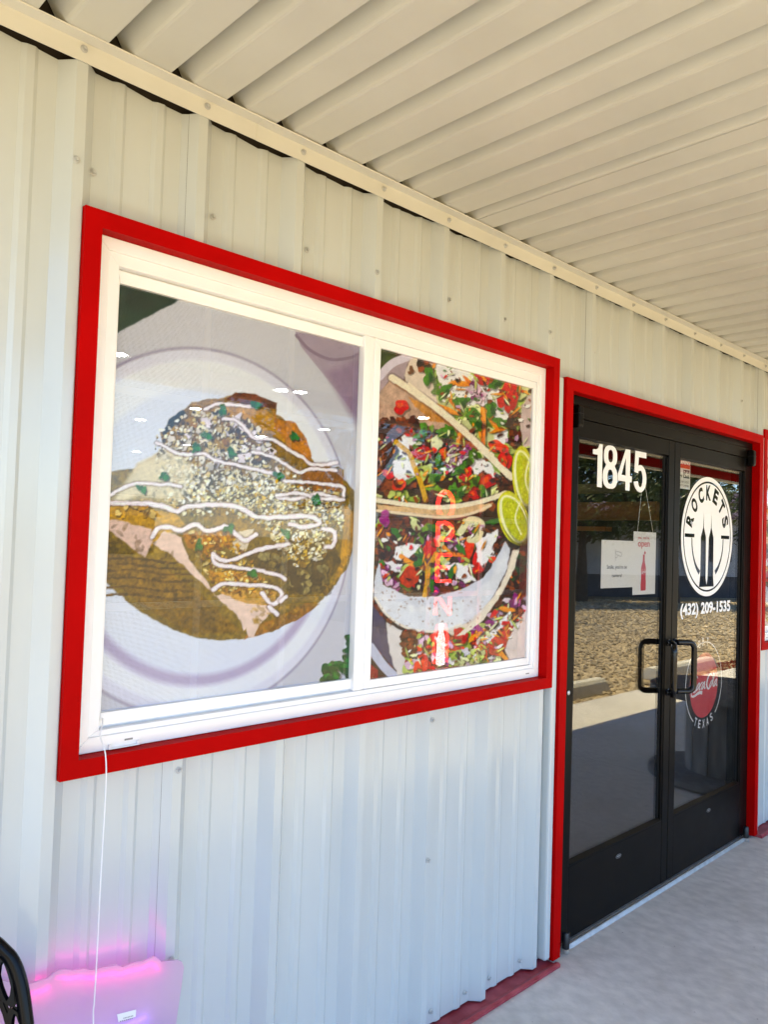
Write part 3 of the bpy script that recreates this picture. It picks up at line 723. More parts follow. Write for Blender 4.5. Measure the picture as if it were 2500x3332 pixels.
def paint_tacos(x0, x1, z0, z1, y):
    p = Paint(x0, x1, z0, z1, y)
    MEAT = [(120, 62, 26), (92, 44, 18), (150, 84, 38), (64, 30, 14), (52, 26, 16)]
    LET = [(196, 206, 130), (168, 190, 96), (222, 226, 178), (120, 150, 60)]; TOM = [(206, 56, 24), (190, 36, 26), (226, 92, 40)]; ONI = [(214, 186, 206), (150, 62, 128), (230, 216, 226)]
    CHE = [(234, 160, 34), (224, 138, 20)]; CRM = (236, 234, 238); TOR = (222, 208, 198); TORC = (232, 220, 200)
    p.put(np.ones(p.X.shape), (70, 42, 26), .4, .05, 3)
    whole = [(1190, 1090), (1760, 1240), (1740, 2180), (1180, 2240)]
    p.scatter(whole, 500, 8, 22, MEAT, 1, 1.3)
    p.poly(Cc([(190, 180), (330, 200), (330, 290), (190, 380)]), (70, 84, 24), .5, 4, 2, .02)
    p.poly(Cc([(190, 520), (190, 380), (330, 280), (470, 235), (420, 320), (390, 440), (300, 420), (215, 540)]), (176, 160, 168), .15, 3, 3)
    p.line(Cc([(200, 420), (300, 315), (440, 258)]), 26, (216, 208, 222))
    # upper taco: tortilla, filling
    p.poly(Cc([(400, 460), (395, 400), (440, 285), (500, 262), (590, 300), (660, 480), (760, 680), (640, 640)]), TOR, .14, 4, 4, .03)
    for k, (u, v) in enumerate(Cc([(445, 350), (440, 385), (455, 372)])): p.blob(u, v, 6, 8, (120, 76, 30), k, .3, k)
    up = Cc([(600, 300), (900, 380), (1380, 500), (1395, 940), (1250, 1000), (1180, 1150), (900, 860), (700, 640)])
    p.scatter(up, 80, 14, 30, LET, 5, 1.8); p.scatter(Cc([(490, 280), (620, 310), (600, 380), (520, 360)]), 20, 8, 16, MEAT, 6)
    p.poly(Cc([(600, 310), (900, 380), (940, 420), (1130, 500), (1210, 590), (1220, 690), (1190, 760), (1110, 770), (1060, 620), (900, 640), (800, 570), (720, 580), (660, 440)]), CRM, .08, 10, 7, .03)
    p.poly(Cc([(1110, 790), (1195, 780), (1190, 900), (1160, 950), (1090, 900)]), CRM, .08, 5, 8, .03)
    for k in range(60):
        u, v = Cc([(random.uniform(700, 1180), random.uniform(370, 690))])[0]; p.blob(u, v, 1.8, 2.2, (50, 40, 36), k, .3, k)
    for k, (u, v, a) in enumerate([(840, 470, .1), (760, 600, .9), (1005, 740, 1.5), (1000, 860, 1.5), (1080, 760, 1.0), (1160, 810, -.4), (720, 670, .4), (930, 490, .8)]):
        q = Cc([(u, v)])[0]; p.blob(q[0], q[1], 46, 9, CHE[k % 2], a, .15, k)
    for k, (u, v, ru, rv) in enumerate([(1190, 540, 34, 60), (1225, 620, 20, 46), (1120, 960, 40, 26), (1170, 1060, 30, 40), (1000, 430, 40, 24)]):
        q = Cc([(u, v)])[0]; p.blob(q[0], q[1], ru * .8, rv * .8, TOM[k % 3], .4, .2, k)
    p.scatter(Cc([(930, 430), (1050, 560), (1020, 660), (860, 520)]), 12, 8, 16, ONI, 9)
    for k, (u, v) in enumerate([(580, 410), (830, 610), (920, 700), (950, 770), (700, 530), (1150, 770), (1060, 660), (1100, 460), (720, 830)]):
        q = Cc([(u, v)])[0]; p.blob(q[0], q[1], 17, 26, (84, 134, 40), k, .45, k); p.blob(q[0] + 8, q[1] + 6, 9, 13, (40, 92, 28), k, .4, k + 9)
    p.scatter(Cc([(1200, 720), (1310, 680), (1300, 950), (1200, 960)]), 25, 7, 16, MEAT, 10)
    p.poly(Cc([(1300, 640), (1400, 500), (1400, 940), (1320, 960), (1290, 820)]), (206, 190, 190), .18, 4, 11, .03)
    # diagonal folded tortilla edge
    p.poly(Cc([(190, 560), (300, 412), (480, 530), (700, 690), (900, 880), (760, 900), (560, 790), (430, 740), (190, 760)]), (196, 168, 152), .2, 5, 12, .03)
    p.poly(Cc([(420, 570), (640, 660), (760, 780), (600, 760), (470, 640)]), (196, 146, 88), .25, 5, 13, .02)
    p.line(Cc([(300, 425), (480, 545), (700, 705), (900, 880), (1060, 1040), (1215, 1190)]), 24, TORC, .12, 1, 14, shade=(70, 44, 30))
    p.line(Cc([(330, 475), (500, 580), (700, 745), (900, 915), (1050, 1060), (1205, 1185)]), 9, (150, 108, 76))
    p.line(Cc([(430, 470), (640, 640), (860, 830), (1080, 1020)]), 8, (236, 224, 206))
    # middle taco filling
    mid = Cc([(190, 860), (560, 800), (800, 860), (1060, 1080), (1190, 1210), (1150, 1300), (700, 1390), (190, 1370)])
    p.scatter(mid, 90, 10, 26, LET + MEAT, 15, 1.6); p.scatter(Cc([(190, 740), (500, 740), (500, 880), (340, 960), (340, 1100), (190, 1260)]), 90, 7, 17, MEAT[:4], 16)
    for k, (u, v, ru, rv) in enumerate([(370, 650, 56, 50), (530, 1010, 72, 52), (700, 1010, 36, 46), (870, 1170, 40, 60), (1025, 1230, 50, 100), (350, 1240, 62, 44), (270, 1170, 30, 46), (930, 1330, 34, 40), (1150, 1080, 40, 40)]):
        q = Cc([(u, v)])[0]; p.blob(q[0], q[1], ru * .44, rv * .44, TOM[k % 3], .3 * k, .25, k); p.blob(q[0] - 4, q[1] - 5, ru * .2, rv * .15, (236, 130, 84), .3 * k, .3, k, .6)
    p.poly(Cc([(350, 900), (420, 860), (500, 920), (440, 960), (430, 1060), (500, 1090), (480, 1180), (400, 1220), (320, 1190), (310, 1080), (350, 1040)]), CRM, .08, 8, 17, .03)
    p.poly(Cc([(860, 1020), (930, 1000), (1010, 1060), (1060, 1080), (1100, 1130), (1090, 1200), (1000, 1130), (950, 1180), (900, 1100)]), CRM, .08, 8, 18, .03)
    p.poly(Cc([(600, 880), (660, 860), (700, 930), (640, 1000), (600, 960)]), (222, 224, 196), .12, 8, 19, .03)
    p.line(Cc([(330, 920), (430, 1010), (470, 1110), (520, 1230), (560, 1370)]), 16, (206, 168, 26)); p.line(Cc([(820, 860), (800, 950), (770, 1020)]), 12, CHE[0])
    for k, (u, v) in enumerate([(540, 830), (520, 880), (690, 850), (740, 830), (660, 1080), (820, 1130), (930, 1010), (1010, 1310), (770, 1290), (820, 1310), (640, 1190), (880, 1060), (930, 1220)]):
        q = Cc([(u, v)])[0]; p.blob(q[0], q[1], 14, 24, (90, 140, 44), k * .8, .45, k); p.blob(q[0] + 5, q[1] + 6, 8, 12, (40, 90, 30), k, .4, k + 9)
    p.scatter(Cc([(740, 960), (900, 940), (880, 1020), (760, 1160), (720, 1100)]), 26, 5, 13, ONI, 20, 1.6)
    p.scatter(Cc([(1110, 1180), (1210, 1200), (1230, 1300), (1110, 1290)]), 24, 6, 13, MEAT, 21)
    # middle tortilla edges
    p.line(Cc([(180, 1370), (400, 1400), (650, 1425), (900, 1400), (1080, 1350), (1175, 1312)]), 15, TORC, .12, 1, 22, shade=(70, 44, 30))
    p.poly(Cc([(180, 1400), (650, 1445), (1080, 1390), (1020, 1450), (800, 1500), (500, 1480), (190, 1440)]), (214, 186, 150), .2, 4, 23, .03)
    p.line(Cc([(185, 1450), (450, 1480), (700, 1502), (900, 1475), (1060, 1410)]), 9, (230, 214, 190))
    # lower taco filling
    low = D([(190, 80), (700, 130), (1000, 80), (1100, 200), (1180, 260), (1050, 470), (880, 600), (560, 680), (190, 560)])
    p.scatter(low, 80, 12, 28, LET + MEAT + ONI, 24, 1.5); p.scatter(D([(290, 80), (430, 90), (430, 260), (190, 430), (180, 260), (290, 250)]), 70, 7, 16, MEAT, 25)
    p.scatter(D([(600, 480), (850, 480), (850, 600), (640, 610)]), 40, 6, 13, MEAT + ONI, 26); p.scatter(D([(1090, 240), (1180, 260), (1170, 360), (1080, 350)]), 24, 6, 14, MEAT, 27)
    for k, (u, v, ru, rv) in enumerate([(590, 320, 50, 80), (440, 530, 66, 92), (880, 330, 40, 100), (980, 400, 50, 120), (1040, 330, 30, 40), (1080, 410, 40, 24)]):
        q = D([(u, v)])[0]; p.blob(q[0], q[1], ru * .44, rv * .44, TOM[k % 3] if k != 1 else (196, 84, 26), .3, .2, k)
    p.poly(D([(320, 310), (420, 280), (520, 300), (480, 360), (370, 420), (310, 380)]), CRM, .08, 8, 28, .03); p.poly(D([(250, 420), (380, 440), (370, 510), (290, 490)]), CRM, .1, 8, 29)
    p.poly(D([(940, 280), (1040, 200), (1110, 170), (1120, 230), (1060, 300), (1080, 350), (1000, 470), (960, 420)]), CRM, .08, 8, 30, .03); p.poly(D([(700, 450), (840, 440), (950, 560), (880, 580), (780, 520)]), CRM, .08, 8, 31)
    p.line(D([(830, 190), (900, 100), (990, 130), (960, 240), (900, 250)]), 22, (222, 220, 186))
    p.line(D([(640, 360), (580, 470), (570, 580), (540, 740)]), 15, (204, 160, 30)); p.line(D([(370, 380), (440, 430), (520, 460)]), 16, CHE[0]); p.line(D([(700, 310), (760, 360), (840, 370)]), 13, CHE[1])
    p.line(D([(690, 690), (760, 680), (830, 650)]), 14, CHE[0])
    p.scatter(D([(730, 250), (860, 230), (840, 330), (740, 330)]), 14, 7, 14, ONI, 32)
    for k, (u, v) in enumerate([(520, 380), (510, 430), (620, 160), (830, 320), (760, 500), (1090, 110), (330, 200), (600, 620)]):
        q = D([(u, v)])[0]; p.blob(q[0], q[1], 10, 22, (60, 120, 40), k * .9, .4, k)
    # lower tortillas
    p.poly(D([(160, 560), (200, 400), (230, 600), (430, 690), (640, 690), (830, 640), (1000, 550), (1090, 420), (1175, 265), (1210, 320), (1190, 470), (1080, 690), (950, 850), (780, 940), (640, 962), (480, 950), (330, 890), (220, 790), (160, 690)]), (214, 216, 226), .10, 4, 33, .05)
    p.line(D([(170, 700), (260, 830), (400, 925), (560, 958), (700, 950), (830, 905)]), 8, (236, 226, 210))
    p.poly(D([(1285, 318), (1245, 470), (1150, 660), (1000, 875), (860, 985), (760, 985), (700, 960), (900, 880), (1060, 720), (1170, 560), (1225, 340)]), (222, 210, 196), .14, 4, 34, .03)
    for k in range(46):
        u, v = D([(random.uniform(200, 1150), random.uniform(560, 920))])[0]; p.blob(u, v, random.uniform(2, 5), random.uniform(2, 5), (130, 86, 50), k, .4, k, .7)
    # bottom left plate and tortillas
    p.poly(D([(140, 740), (250, 880), (270, 1060), (330, 1260), (130, 1040)]), (96, 88, 110), .2, 4, 35); p.line(D([(130, 1080), (230, 1220), (320, 1310)]), 30, (196, 198, 214)); p.poly(D([(100, 1180), (190, 1260), (190, 1340), (100, 1340)]), (150, 16, 24))
    p.poly(D([(250, 885), (390, 960), (380, 1100), (450, 1190), (430, 1280), (340, 1300), (280, 1120)]), (218, 212, 210), .12, 4, 36, .03)
    bot = D([(380, 970), (760, 1000), (1010, 900), (1200, 700), (1340, 650), (1340, 820), (1170, 1080), (1200, 1180), (760, 1230), (430, 1290)])
    p.scatter(bot, 90, 10, 26, LET + MEAT[:2] + ONI + TOM, 37, 1.5); p.scatter(D([(370, 960), (490, 970), (470, 1140), (400, 1170)]), 34, 7, 15, MEAT[:3], 38); p.scatter(D([(1210, 780), (1310, 790), (1300, 880), (1200, 880)]), 24, 6, 13, MEAT, 39)
    for k, (u, v, ru, rv) in enumerate([(700, 1060, 120, 90), (830, 1000, 60, 60), (520, 1240, 60, 60), (1170, 960, 70, 90), (1110, 1080, 70, 70), (980, 1130, 50, 80)]):
        q = D([(u, v)])[0]; p.blob(q[0], q[1], ru * .42, rv * .42, TOM[k % 3], .5, .25, k + 3)
    for k, (u, v, a) in enumerate([(940, 1000, -.6), (1070, 960, .3), (1150, 1140, .8), (1190, 950, 1.4), (1190, 790, .1), (1270, 545, .1)]):
        q = D([(u, v)])[0]; p.blob(q[0], q[1], 28, 8, CHE[k % 2], a, .15, k)
    p.scatter(D([(740, 1120), (1000, 1100), (1000, 1200), (760, 1220)]), 22, 9, 20, LET + [CRM], 40); p.poly(D([(1010, 1010), (1120, 900), (1190, 820), (1180, 900), (1090, 1000), (1020, 1060)]), CRM, .1, 6, 41)
    p.poly(D([(1345, 780), (1235, 930), (1170, 1100), (1210, 1180), (1345, 1160)]), (220, 208, 206), .14, 4, 42, .03)
    p.scatter(D([(1250, 360), (1330, 360), (1330, 640), (1220, 640)]), 40, 7, 18, MEAT + [(50, 96, 50), (40, 80, 40)], 43)
    # fine chopped filling and shreds over everything, pepper on the cream
    wh = [(1190, 1100), (1740, 1240), (1720, 2150), (1190, 2230)]
    for P_, sd in ((up, 71), (mid, 72), (low, 73), (bot, 74)):
        p.scatter(P_, 48, 3, 9, MEAT[:4] + [(196, 204, 120), (226, 230, 190), (212, 60, 30), (232, 164, 44), (206, 170, 200), (240, 238, 236), (70, 120, 40)], sd, 1.9)
        p.scatter(P_, 12, 3, 5, [(228, 232, 196), (206, 214, 140), (236, 170, 50)], sd + 10, 5.0, .1)
    # bright shells drawn again over the loose bits
    p.line(Cc([(300, 425), (480, 545), (700, 705), (900, 880), (1060, 1040), (1215, 1190)]), 20, (236, 226, 208), .12, 2, 14)
    p.line(Cc([(180, 1372), (400, 1402), (650, 1427), (900, 1402), (1080, 1352), (1175, 1314)]), 13, (238, 228, 208), .12, 2, 22)
    p.poly(D([(165, 640), (300, 720), (480, 770), (700, 760), (900, 690), (1050, 560), (1150, 380), (1200, 330), (1185, 480), (1080, 690), (950, 850), (780, 940), (640, 962), (480, 950), (330, 890), (220, 790)]), (232, 232, 236), .16, 9, 81, .03, 7, .7)
    p.poly(D([(1285, 318), (1245, 470), (1150, 660), (1000, 875), (860, 985), (800, 990), (980, 830), (1120, 640), (1205, 470), (1235, 345)]), (236, 226, 212), .1, 4, 82, .03)
    for k in range(60):
        u, v = D([(random.uniform(220, 1150), random.uniform(640, 930))])[0]; p.blob(u, v, random.uniform(1.5, 4), random.uniform(1.5, 4), (140, 96, 60), k, .4, k, .6)
    # lime wedges
    def lime(u, v, ru, rv, a):
        p.blob(u, v, ru, rv, (206, 204, 60), a, .04, 1); p.blob(u, v, ru * .84, rv * .9, (238, 238, 196), a, .03, 2); p.blob(u + ru * .05, v, ru * .68, rv * .82, (188, 192, 58), a, .05, 3)
        p.line([(u + ru * .45 * math.cos(a) , v - rv * .6), (u + ru * .1, v), (u + ru * .5, v + rv * .55)], 5, (236, 238, 206))
        for k in range(26): p.blob(u + random.uniform(-.5, .5) * ru, v + random.uniform(-.65, .65) * rv, 2.5, 4, (222, 224, 120), a, .3, k, .7)
    q = Cc([(1320, 1200)])[0]; lime(q[0], q[1], 38, 104, -.12)
    q = D([(1240, 90)])[0]; lime(q[0], q[1], 48, 92, -.35)
    p.grain(.5, np.clip((p.C.max(-1) - p.C.min(-1)) * 5 - .2, .08, 1) * np.clip(1.15 - p.C.mean(-1) * 1.5, .15, 1))
    return p

# ------------------------------------------------------------------ windows
def make_window(dx, dz, label, film_l=None, film_r=None):
    w = empty('window', bld, (dx + .935, 0, 1.05 + dz)); w['label'] = label
    X0, X1, Z0, Z1 = .003 + dx, 1.867 + dx, 1.0494 + dz, 2.310 + dz
    red_frame(w, X0, X1, Z0, Z1, .040, -.045, -.004)
    # vinyl main frame: wide face, then a stepped inner lip
    ring_bars(w, 'frame', 'vinyl', .044 + dx, 1.826 + dx, 1.0905 + dz, 2.2695 + dz, 0, -.009, .055, .002, ws=(.034, .030, .034, .030))
    ring_bars(w, 'frame_lip', 'vinyl', .078 + dx, 1.796 + dx, 1.1245 + dz, 2.2395 + dz, 0, -.004, .055, .0015, ws=(.027, .016, .013, .030))
    ring_bars(w, 'frame_track', 'vinyl', .105 + dx, 1.780 + dx, 1.1375 + dz, 2.2095 + dz, .004, .020, .055, .001)
    bx('mullion', 'vinyl', w, .887 + dx, .918 + dx, .000, .05, 1.1378 + dz, 2.2093 + dz, bevel=.002)
    bx('mullion', 'vinyl', w, .918 + dx, .931 + dx, .004, .05, 1.1379 + dz, 2.2092 + dz, bevel=.0015)
    # sliding sash (left) and fixed light (right)
    ring_bars(w, 'sash', 'vinyl', .1092 + dx, .915 + dx, 1.142 + dz, 2.2055 + dz, 0, .012, .034, .002, ws=(.006, .014, .031, .030))
    ring_bars(w, 'glazing_bead', 'vinyl', .931 + dx, 1.779 + dx, 1.1385 + dz, 2.209 + dz, 0, .001, .03, .002, ws=(.026, .016, .026, .026))
    bx('pane', 'window_glass', w, .114 + dx, .902 + dx, .0185, .0215, 1.171 + dz, 2.177 + dz)
    bx('pane', 'window_glass', w, .955 + dx, 1.766 + dx, .0055, .0085, 1.162 + dz, 2.185 + dz)
    # slim white grille bars inside the glazing
    for gx in (.366, .638):
        bx('grille_bar', 'vinyl', w, gx - .009 + dx, gx + .009 + dx, .030, .034, 1.165 + dz, 2.185 + dz)
    for gz in (1.413, 1.672, 1.930):
        bx('grille_bar', 'vinyl', w, .105 + dx, .91 + dx, .0342, .038, gz - .009 + dz, gz + .009 + dz)
    for gx in (1.225, 1.495):
        bx('grille_bar', 'vinyl', w, gx - .009 + dx, gx + .009 + dx, .0185, .0225, 1.155 + dz, 2.19 + dz)
    for gz in (1.413, 1.675, 1.935):
        bx('grille_bar', 'vinyl', w, .945 + dx, 1.775 + dx, .0227, .0265, gz - .009 + dz, gz + .009 + dz)
    # weep slots and the little plastic latch on the sill
    for sx in (.165, 1.745): bx('weep_slot', 'print_grey', w, sx + dx, sx + .02 + dx, -.0098, -.008, 1.106 + dz, 1.110 + dz)
    m = MB(); m.box(.125 + dx, .20 + dx, -.016, -.0092, 1.0925 + dz, 1.0955 + dz).box(.125 + dx, .131 + dx, -.0155, -.0093, 1.0956 + dz, 1.103 + dz).box(.194 + dx, .20 + dx, -.0155, -.0093, 1.0956 + dz, 1.103 + dz)
    m.build('latch_keeper', 'vinyl', w)
    return w
win1 = make_window(0, 0, 'red framed white window with food prints beside the glass doors')
fl = paint_enchiladas(.112, .903, 1.170, 2.178, .0245).build('printed_film', win1); fl['label'] = 'printed film showing crema drizzled enchiladas on a plate'
fr = paint_tacos(.954, 1.767, 1.161, 2.186, .0115).build('printed_film', win1); fr['label'] = 'printed film showing loaded tacos and lime wedges'
win2 = make_window(W2X, W2Z, 'red framed window with food prints on the far side of the doors')
link('printed_film', fr.data, win2, loc=(W2X - .842, .013, W2Z + .002)).scale = (.98, 1, .99)
link('printed_film', fl.data, win2, loc=(W2X + .842, -.013, W2Z))

# ------------------------------------------------------------------ doorway
dframe = empty('door_frame', bld, (2.91, 0, 0)); dframe['label'] = 'bronze door frame with folded red trim'
red_frame(dframe, 1.907, 3.916, 0.014, 2.247, .048, -.052, -.004, bottom=False)
bx('jamb', 'bronze', dframe, 1.957, 2.003, -.010, .09, .0, 2.165, bevel=.002)
bx('jamb', 'bronze', dframe, 3.820, 3.866, -.010, .09, .0, 2.165, bevel=.002)
bx('head', 'bronze', dframe, 1.957, 3.866, -.010, .09, 2.165, 2.2035, bevel=.002)
bx('closer_cover', 'bronze', dframe, 2.0035, 3.8195, -.013, .06, 2.1095, 2.1635, bevel=.002)
m = MB()
m.prism([(-.032, .001), (-.024, .014), (.085, .019), (.085, .001)], 'x', 2.006, 3.817)
for k in range(3): m.box(2.007, 3.816, -.026 + k * .012, -.021 + k * .012, .0145 + k * .0008, .0195 + k * .0008)
m.build('threshold', 'aluminium', dframe)
for px_, sx in ((2.022, 1), (3.800, -1)):
    m = MB(); m.lathe([(.015, .0015), (.0165, .004), (.0165, .017), (.0145, .0185)], (px_, -.034, 0), 20); m.smooth = True; m.build('pivot_foot', 'aluminium', dframe)
    m = MB(); m.lathe([(.0135, .0187), (.0142, .022), (.0138, .075), (.011, .079)], (px_, -.034, 0), 20); m.smooth = True; m.build('pivot_cap', 'rubber', dframe)
    m = MB(); m.prism([(-.0135, 2.062), (-.044, 2.062), (-.050, 2.075), (-.049, 2.148), (-.040, 2.154), (-.0135, 2.154)], 'x', px_ - .017, px_ + .017); m.build('top_pivot', 'bronze', dframe, bevel=.005)
    bx('pivot_band', 'gasket', dframe, px_ - .0175, px_ + .0175, -.0505, -.0138, 2.118, 2.1205)

YF, YB, YG = -.012, .032, .004
def make_leaf(x0, x1, hand, label):
    d = empty('glass_door', None, ((x0 + x1) / 2, 0, .024)); tag(d, label, 'door')
    z0, z1 = .026, 2.1065; st = .058; gz0, gz1 = .312, 2.034
    for a, b in ((x0, x0 + st), (x1 - st, x1)): bx('stile', 'bronze', d, a, b, YF, YB, z0, z1, bevel=.0025)
    bx('top_rail', 'bronze', d, x0 + st, x1 - st, YF + .0008, YB, gz1, z1 - .0004, bevel=.002)
    bx('bottom_rail', 'bronze', d, x0 + st, x1 - st, YF + .0008, YB, z0 + .0004, gz0, bevel=.002)
    gx0, gx1 = x0 + st, x1 - st
    for nm, q in (('bead', [(YF + .0012, gz0 + .0005), (YF + .001, gz0 + .008), (YG - .001, gz0 + .021), (YG - .001, gz0 + .0005)]), ('bead', [(YF + .002, gz1 - .0005), (YG - .001, gz1 - .005), (YG - .001, gz1 - .0005)])):
        MB().prism(q, 'x', gx0, gx1).build(nm, 'bronze', d)
    for a, b in ((gx0, gx0 + .010), (gx1 - .012, gx1)):
        bx('bead', 'bronze', d, a, b, YF + .004, YG - .001, gz0 + .01, gz1 - .01, bevel=.001)
    ring_bars(d, 'gasket', 'gasket', gx0 + .008, gx1 - .008, gz0 + .008, gz1 - .001, .0, YG - .0015, YG + .009, 0, ws=(.007, .007, .007, .005))
    bx('pane', 'door_glass', d, gx0 + .004, gx1 - .004, YG, YG + .006, gz0 + .004, gz1 - .004)
    # offset pull: two arms from the stile, bent sideways over the glass
    sx = x1 - .030 if hand > 0 else x0 + .030; bxp = sx - hand * .072; yb = -.078
    top, bot = 1.145, .912; rad = .032; pts = [(sx, YF, top)]
    yb0 = YF
    pts += [(sx, YF - .02, top)]
    def arc(c, a, b, n=6): return [tuple(np.array(c) + (np.array(a) * math.cos(t) + np.array(b) * math.sin(t))) for t in np.linspace(0, math.pi / 2, n)]
    dirx = np.array([bxp - sx, yb - (YF - .02), 0]); L_ = np.linalg.norm(dirx); u = dirx / L_
    c1 = np.array([bxp, yb, top]) - u * rad - np.array([0, 0, rad])
    pts += arc(c1, (0, 0, rad), tuple(u * rad))
    c2 = np.array([bxp, yb, bot]) - u * rad + np.array([0, 0, rad])
    pts += arc(c2, tuple(u * rad), (0, 0, -rad))
    pts += [(sx, YF - .02, bot), (sx, YF, bot)]
    m = MB(); m.tube(pts, .0138, 14); h = m.build('pull_handle', 'black_paint', d)
    for z in (top, bot): m = MB(); m.lathe([(.017, YF - .001), (.017, YF - .004), (.014, YF - .006)], (sx, 0, z), 18, 'y'); m.smooth = True; m.build('handle_rose', 'black_paint', h)
    # maker's plate on the bottom rail
    cx = (x0 + x1) / 2; e = [[(cx + .022 * math.cos(t), .255 + .0085 * math.sin(t)) for t in np.linspace(0, 2 * math.pi, 24, endpoint=False)], [(cx + .020 * math.cos(t), .255 + .0068 * math.sin(t)) for t in np.linspace(0, 2 * math.pi, 24, endpoint=False)], [(cx - .012, .253), (cx + .012, .2535), (cx + .012, .2575), (cx - .012, .257)]]
    fill('maker_plate', e, YF + .0003, 'print_grey', d)
    return d
ld = make_leaf(2.006, 2.9095, 1, 'bronze framed glass door carrying the big white number 1845')
rd_ = make_leaf(2.9135, 3.817, -1, 'bronze framed glass door carrying the round white rocket emblem')
mk = MB().lathe([(.009, YF - .0016), (.009, YF - .004), (.006, YF - .006)], (2.030, 0, 1.006), 16, 'y'); mk.smooth = True
mk.build('lock_cylinder', 'aluminium', ld)

# white vinyl numbers: 1845
YD = YG - .0006
def stroke_digit(kind, x0, x1, z0, z1):
    W_, H_ = x1 - x0, z1 - z0; t = W_ * .335
    def T(l): return [(x0 + p[0] * W_, z0 + p[1] * H_) for p in l]
    def ell(cx, cz, rx, rz, n=40): return [(cx + rx * math.cos(2 * math.pi * i / n), cz + rz * math.sin(2 * math.pi * i / n)) for i in range(n)]
    if kind == '1': return [T([(.50, 0), (1.0, 0), (1.0, 1), (.66, 1), (.55, .90), (.35, .86), (.0, .85), (.0, .74), (.50, .74)])]
    if kind == '4': return [T([(.55, 0), (.86, 0), (.86, .21), (1.0, .21), (1.0, .36), (.86, .36), (.86, 1), (.52, 1), (.0, .37), (.0, .21), (.55, .21)]), T([(.55, .36), (.25, .36), (.55, .80)])]
    if kind == '8':
        def sq(cx, cz, rx, rz, n=56, e=2.5):
            o = []
            for i in range(n):
                a = 2 * math.pi * i / n; c, s_ = math.cos(a), math.sin(a)
                o.append((cx + rx * math.copysign(abs(c) ** (2 / e), c), cz + rz * math.copysign(abs(s_) ** (2 / e), s_)))
            return o
        out = []
        n = 80; top = sq(.5, .755, .455, .245, n); botm = sq(.5, .27, .5, .27, n)
        # union outline: upper part of top ring, lower part of bottom ring, met at the waist
        up_ = [p for p in top if p[1] > .545]; lo = [p for p in botm if p[1] < .495]
        up_.sort(key=lambda p: math.atan2(p[1] - .70, p[0] - .5)); lo.sort(key=lambda p: math.atan2(p[1] - .30, p[0] - .5) % (2 * math.pi))
        # atan2 sorting: up_ runs from right waist over the top to left waist
        lo = [p for p in sorted(lo, key=lambda p: (math.atan2(p[1] - .36, p[0] - .5) - math.pi * .75) % (2 * math.pi))]
        up_ = sorted(up_, key=lambda p: (math.atan2(p[1] - .66, p[0] - .5) + math.pi * .25) % (2 * math.pi))
        out.append(T(up_ + lo)); out.append(T(sq(.5, .755, .165, .145, 40))); out.append(T(sq(.5, .275, .185, .165, 40))); return out
    if kind == '5':
        o = [(.08, 1), (.94, 1), (.94, .86), (.36, .86), (.33, .66)]
        for a in np.linspace(1.95, -1.75, 22): o.append((.5 + .48 * math.cos(a), .335 + .335 * math.sin(a)))
        for a in np.linspace(-1.9, -3.0, 10): o.append((.5 + .5 * math.cos(a), .28 + .28 * math.sin(a)))
        o += [(.31, .265)]
        for a in np.linspace(-2.7, 1.9, 22): o.append((.5 + .185 * math.cos(a), .33 + .205 * math.sin(a)))
        o += [(.36, .52), (.33, .46), (.04, .48)]
        return [T(o)]
px = lambda u, v: onwall(1850 + u * .1988, 1390 + v * .1988, YD)
for kd, (ul, ur, vt, vb) in (('1', (402, 560, 235, 955)), ('8', (572, 812, 268, 985)), ('4', (818, 1046, 325, 1010)), ('5', (1078, 1290, 372, 1045))):
    xl = px(ul, (vt + vb) / 2)[0]; xr = px(ur, (vt + vb) / 2)[0]; zt = px((ul + ur) / 2, vt)[1]; zb = px((ul + ur) / 2, vb)[1]
    fill('digit', stroke_digit(kd, xl, xr, zb - .006, zt - .008), YD, 'decal_white', ld)

# round emblem on the other leaf: disc with lettering and twin rockets left clear
def emblem(parent):
    cx, cz, r = 3.333, 1.659, .308
    L = [circle(cx, cz, r, 96), circle(cx, cz, r * .925, 96), circle(cx, cz, r * .895, 96)]
    # ROCKETS around the upper arc
    word = 'ROCKETS'; angs = np.linspace(160, 22, 7)
    for ch, a in zip(word, angs):
        lp = fit(text_loops(ch, .05), -.029, .029, -.040, .040)
        th = R(a - 90); rr_ = r * .735; c, s_ = math.cos(th), math.sin(th)
        ox, oz = cx + rr_ * math.cos(R(a)), cz + rr_ * math.sin(R(a))
        L += [[(ox + p[0] * c - p[1] * s_, oz + p[0] * s_ + p[1] * c) for p in l] for l in lp]
    zz = 1.660
    for sgn in (-1, 1):
        a_, b_ = sorted((cx + sgn * .268, cx + sgn * .160))
        L.append([(a_, zz - .009), (b_, zz - .009), (b_, zz + .009), (a_, zz + .009)])
        L.append(ribbon([(cx + sgn * .188, zz - .010), (cx + sgn * .183, zz - .06), (cx + sgn * .163, zz - .115), (cx + sgn * .130, zz - .160), (cx + sgn * .094, zz - .188)], (.010, .013, .026), 5))
    # two rockets joined at the base, white dart between them
    L.append([(3.2775, 1.788), (3.282, 1.705), (3.302, 1.668), (3.308, 1.655), (3.310, 1.545), (3.313, 1.44), (3.324, 1.412), (3.334, 1.44), (3.338, 1.545), (3.342, 1.655), (3.350, 1.668), (3.366, 1.705), (3.3695, 1.788), (3.374, 1.705), (3.392, 1.668), (3.399, 1.655), (3.402, 1.49), (3.402, 1.455), (3.412, 1.400), (3.236, 1.400), (3.246, 1.455), (3.248, 1.49), (3.247, 1.655), (3.254, 1.668), (3.273, 1.705)])
    fill('emblem', L, YD, 'decal_white', parent)
emblem(rd_)
tl = text_loops('(432) 209-1535', .035)
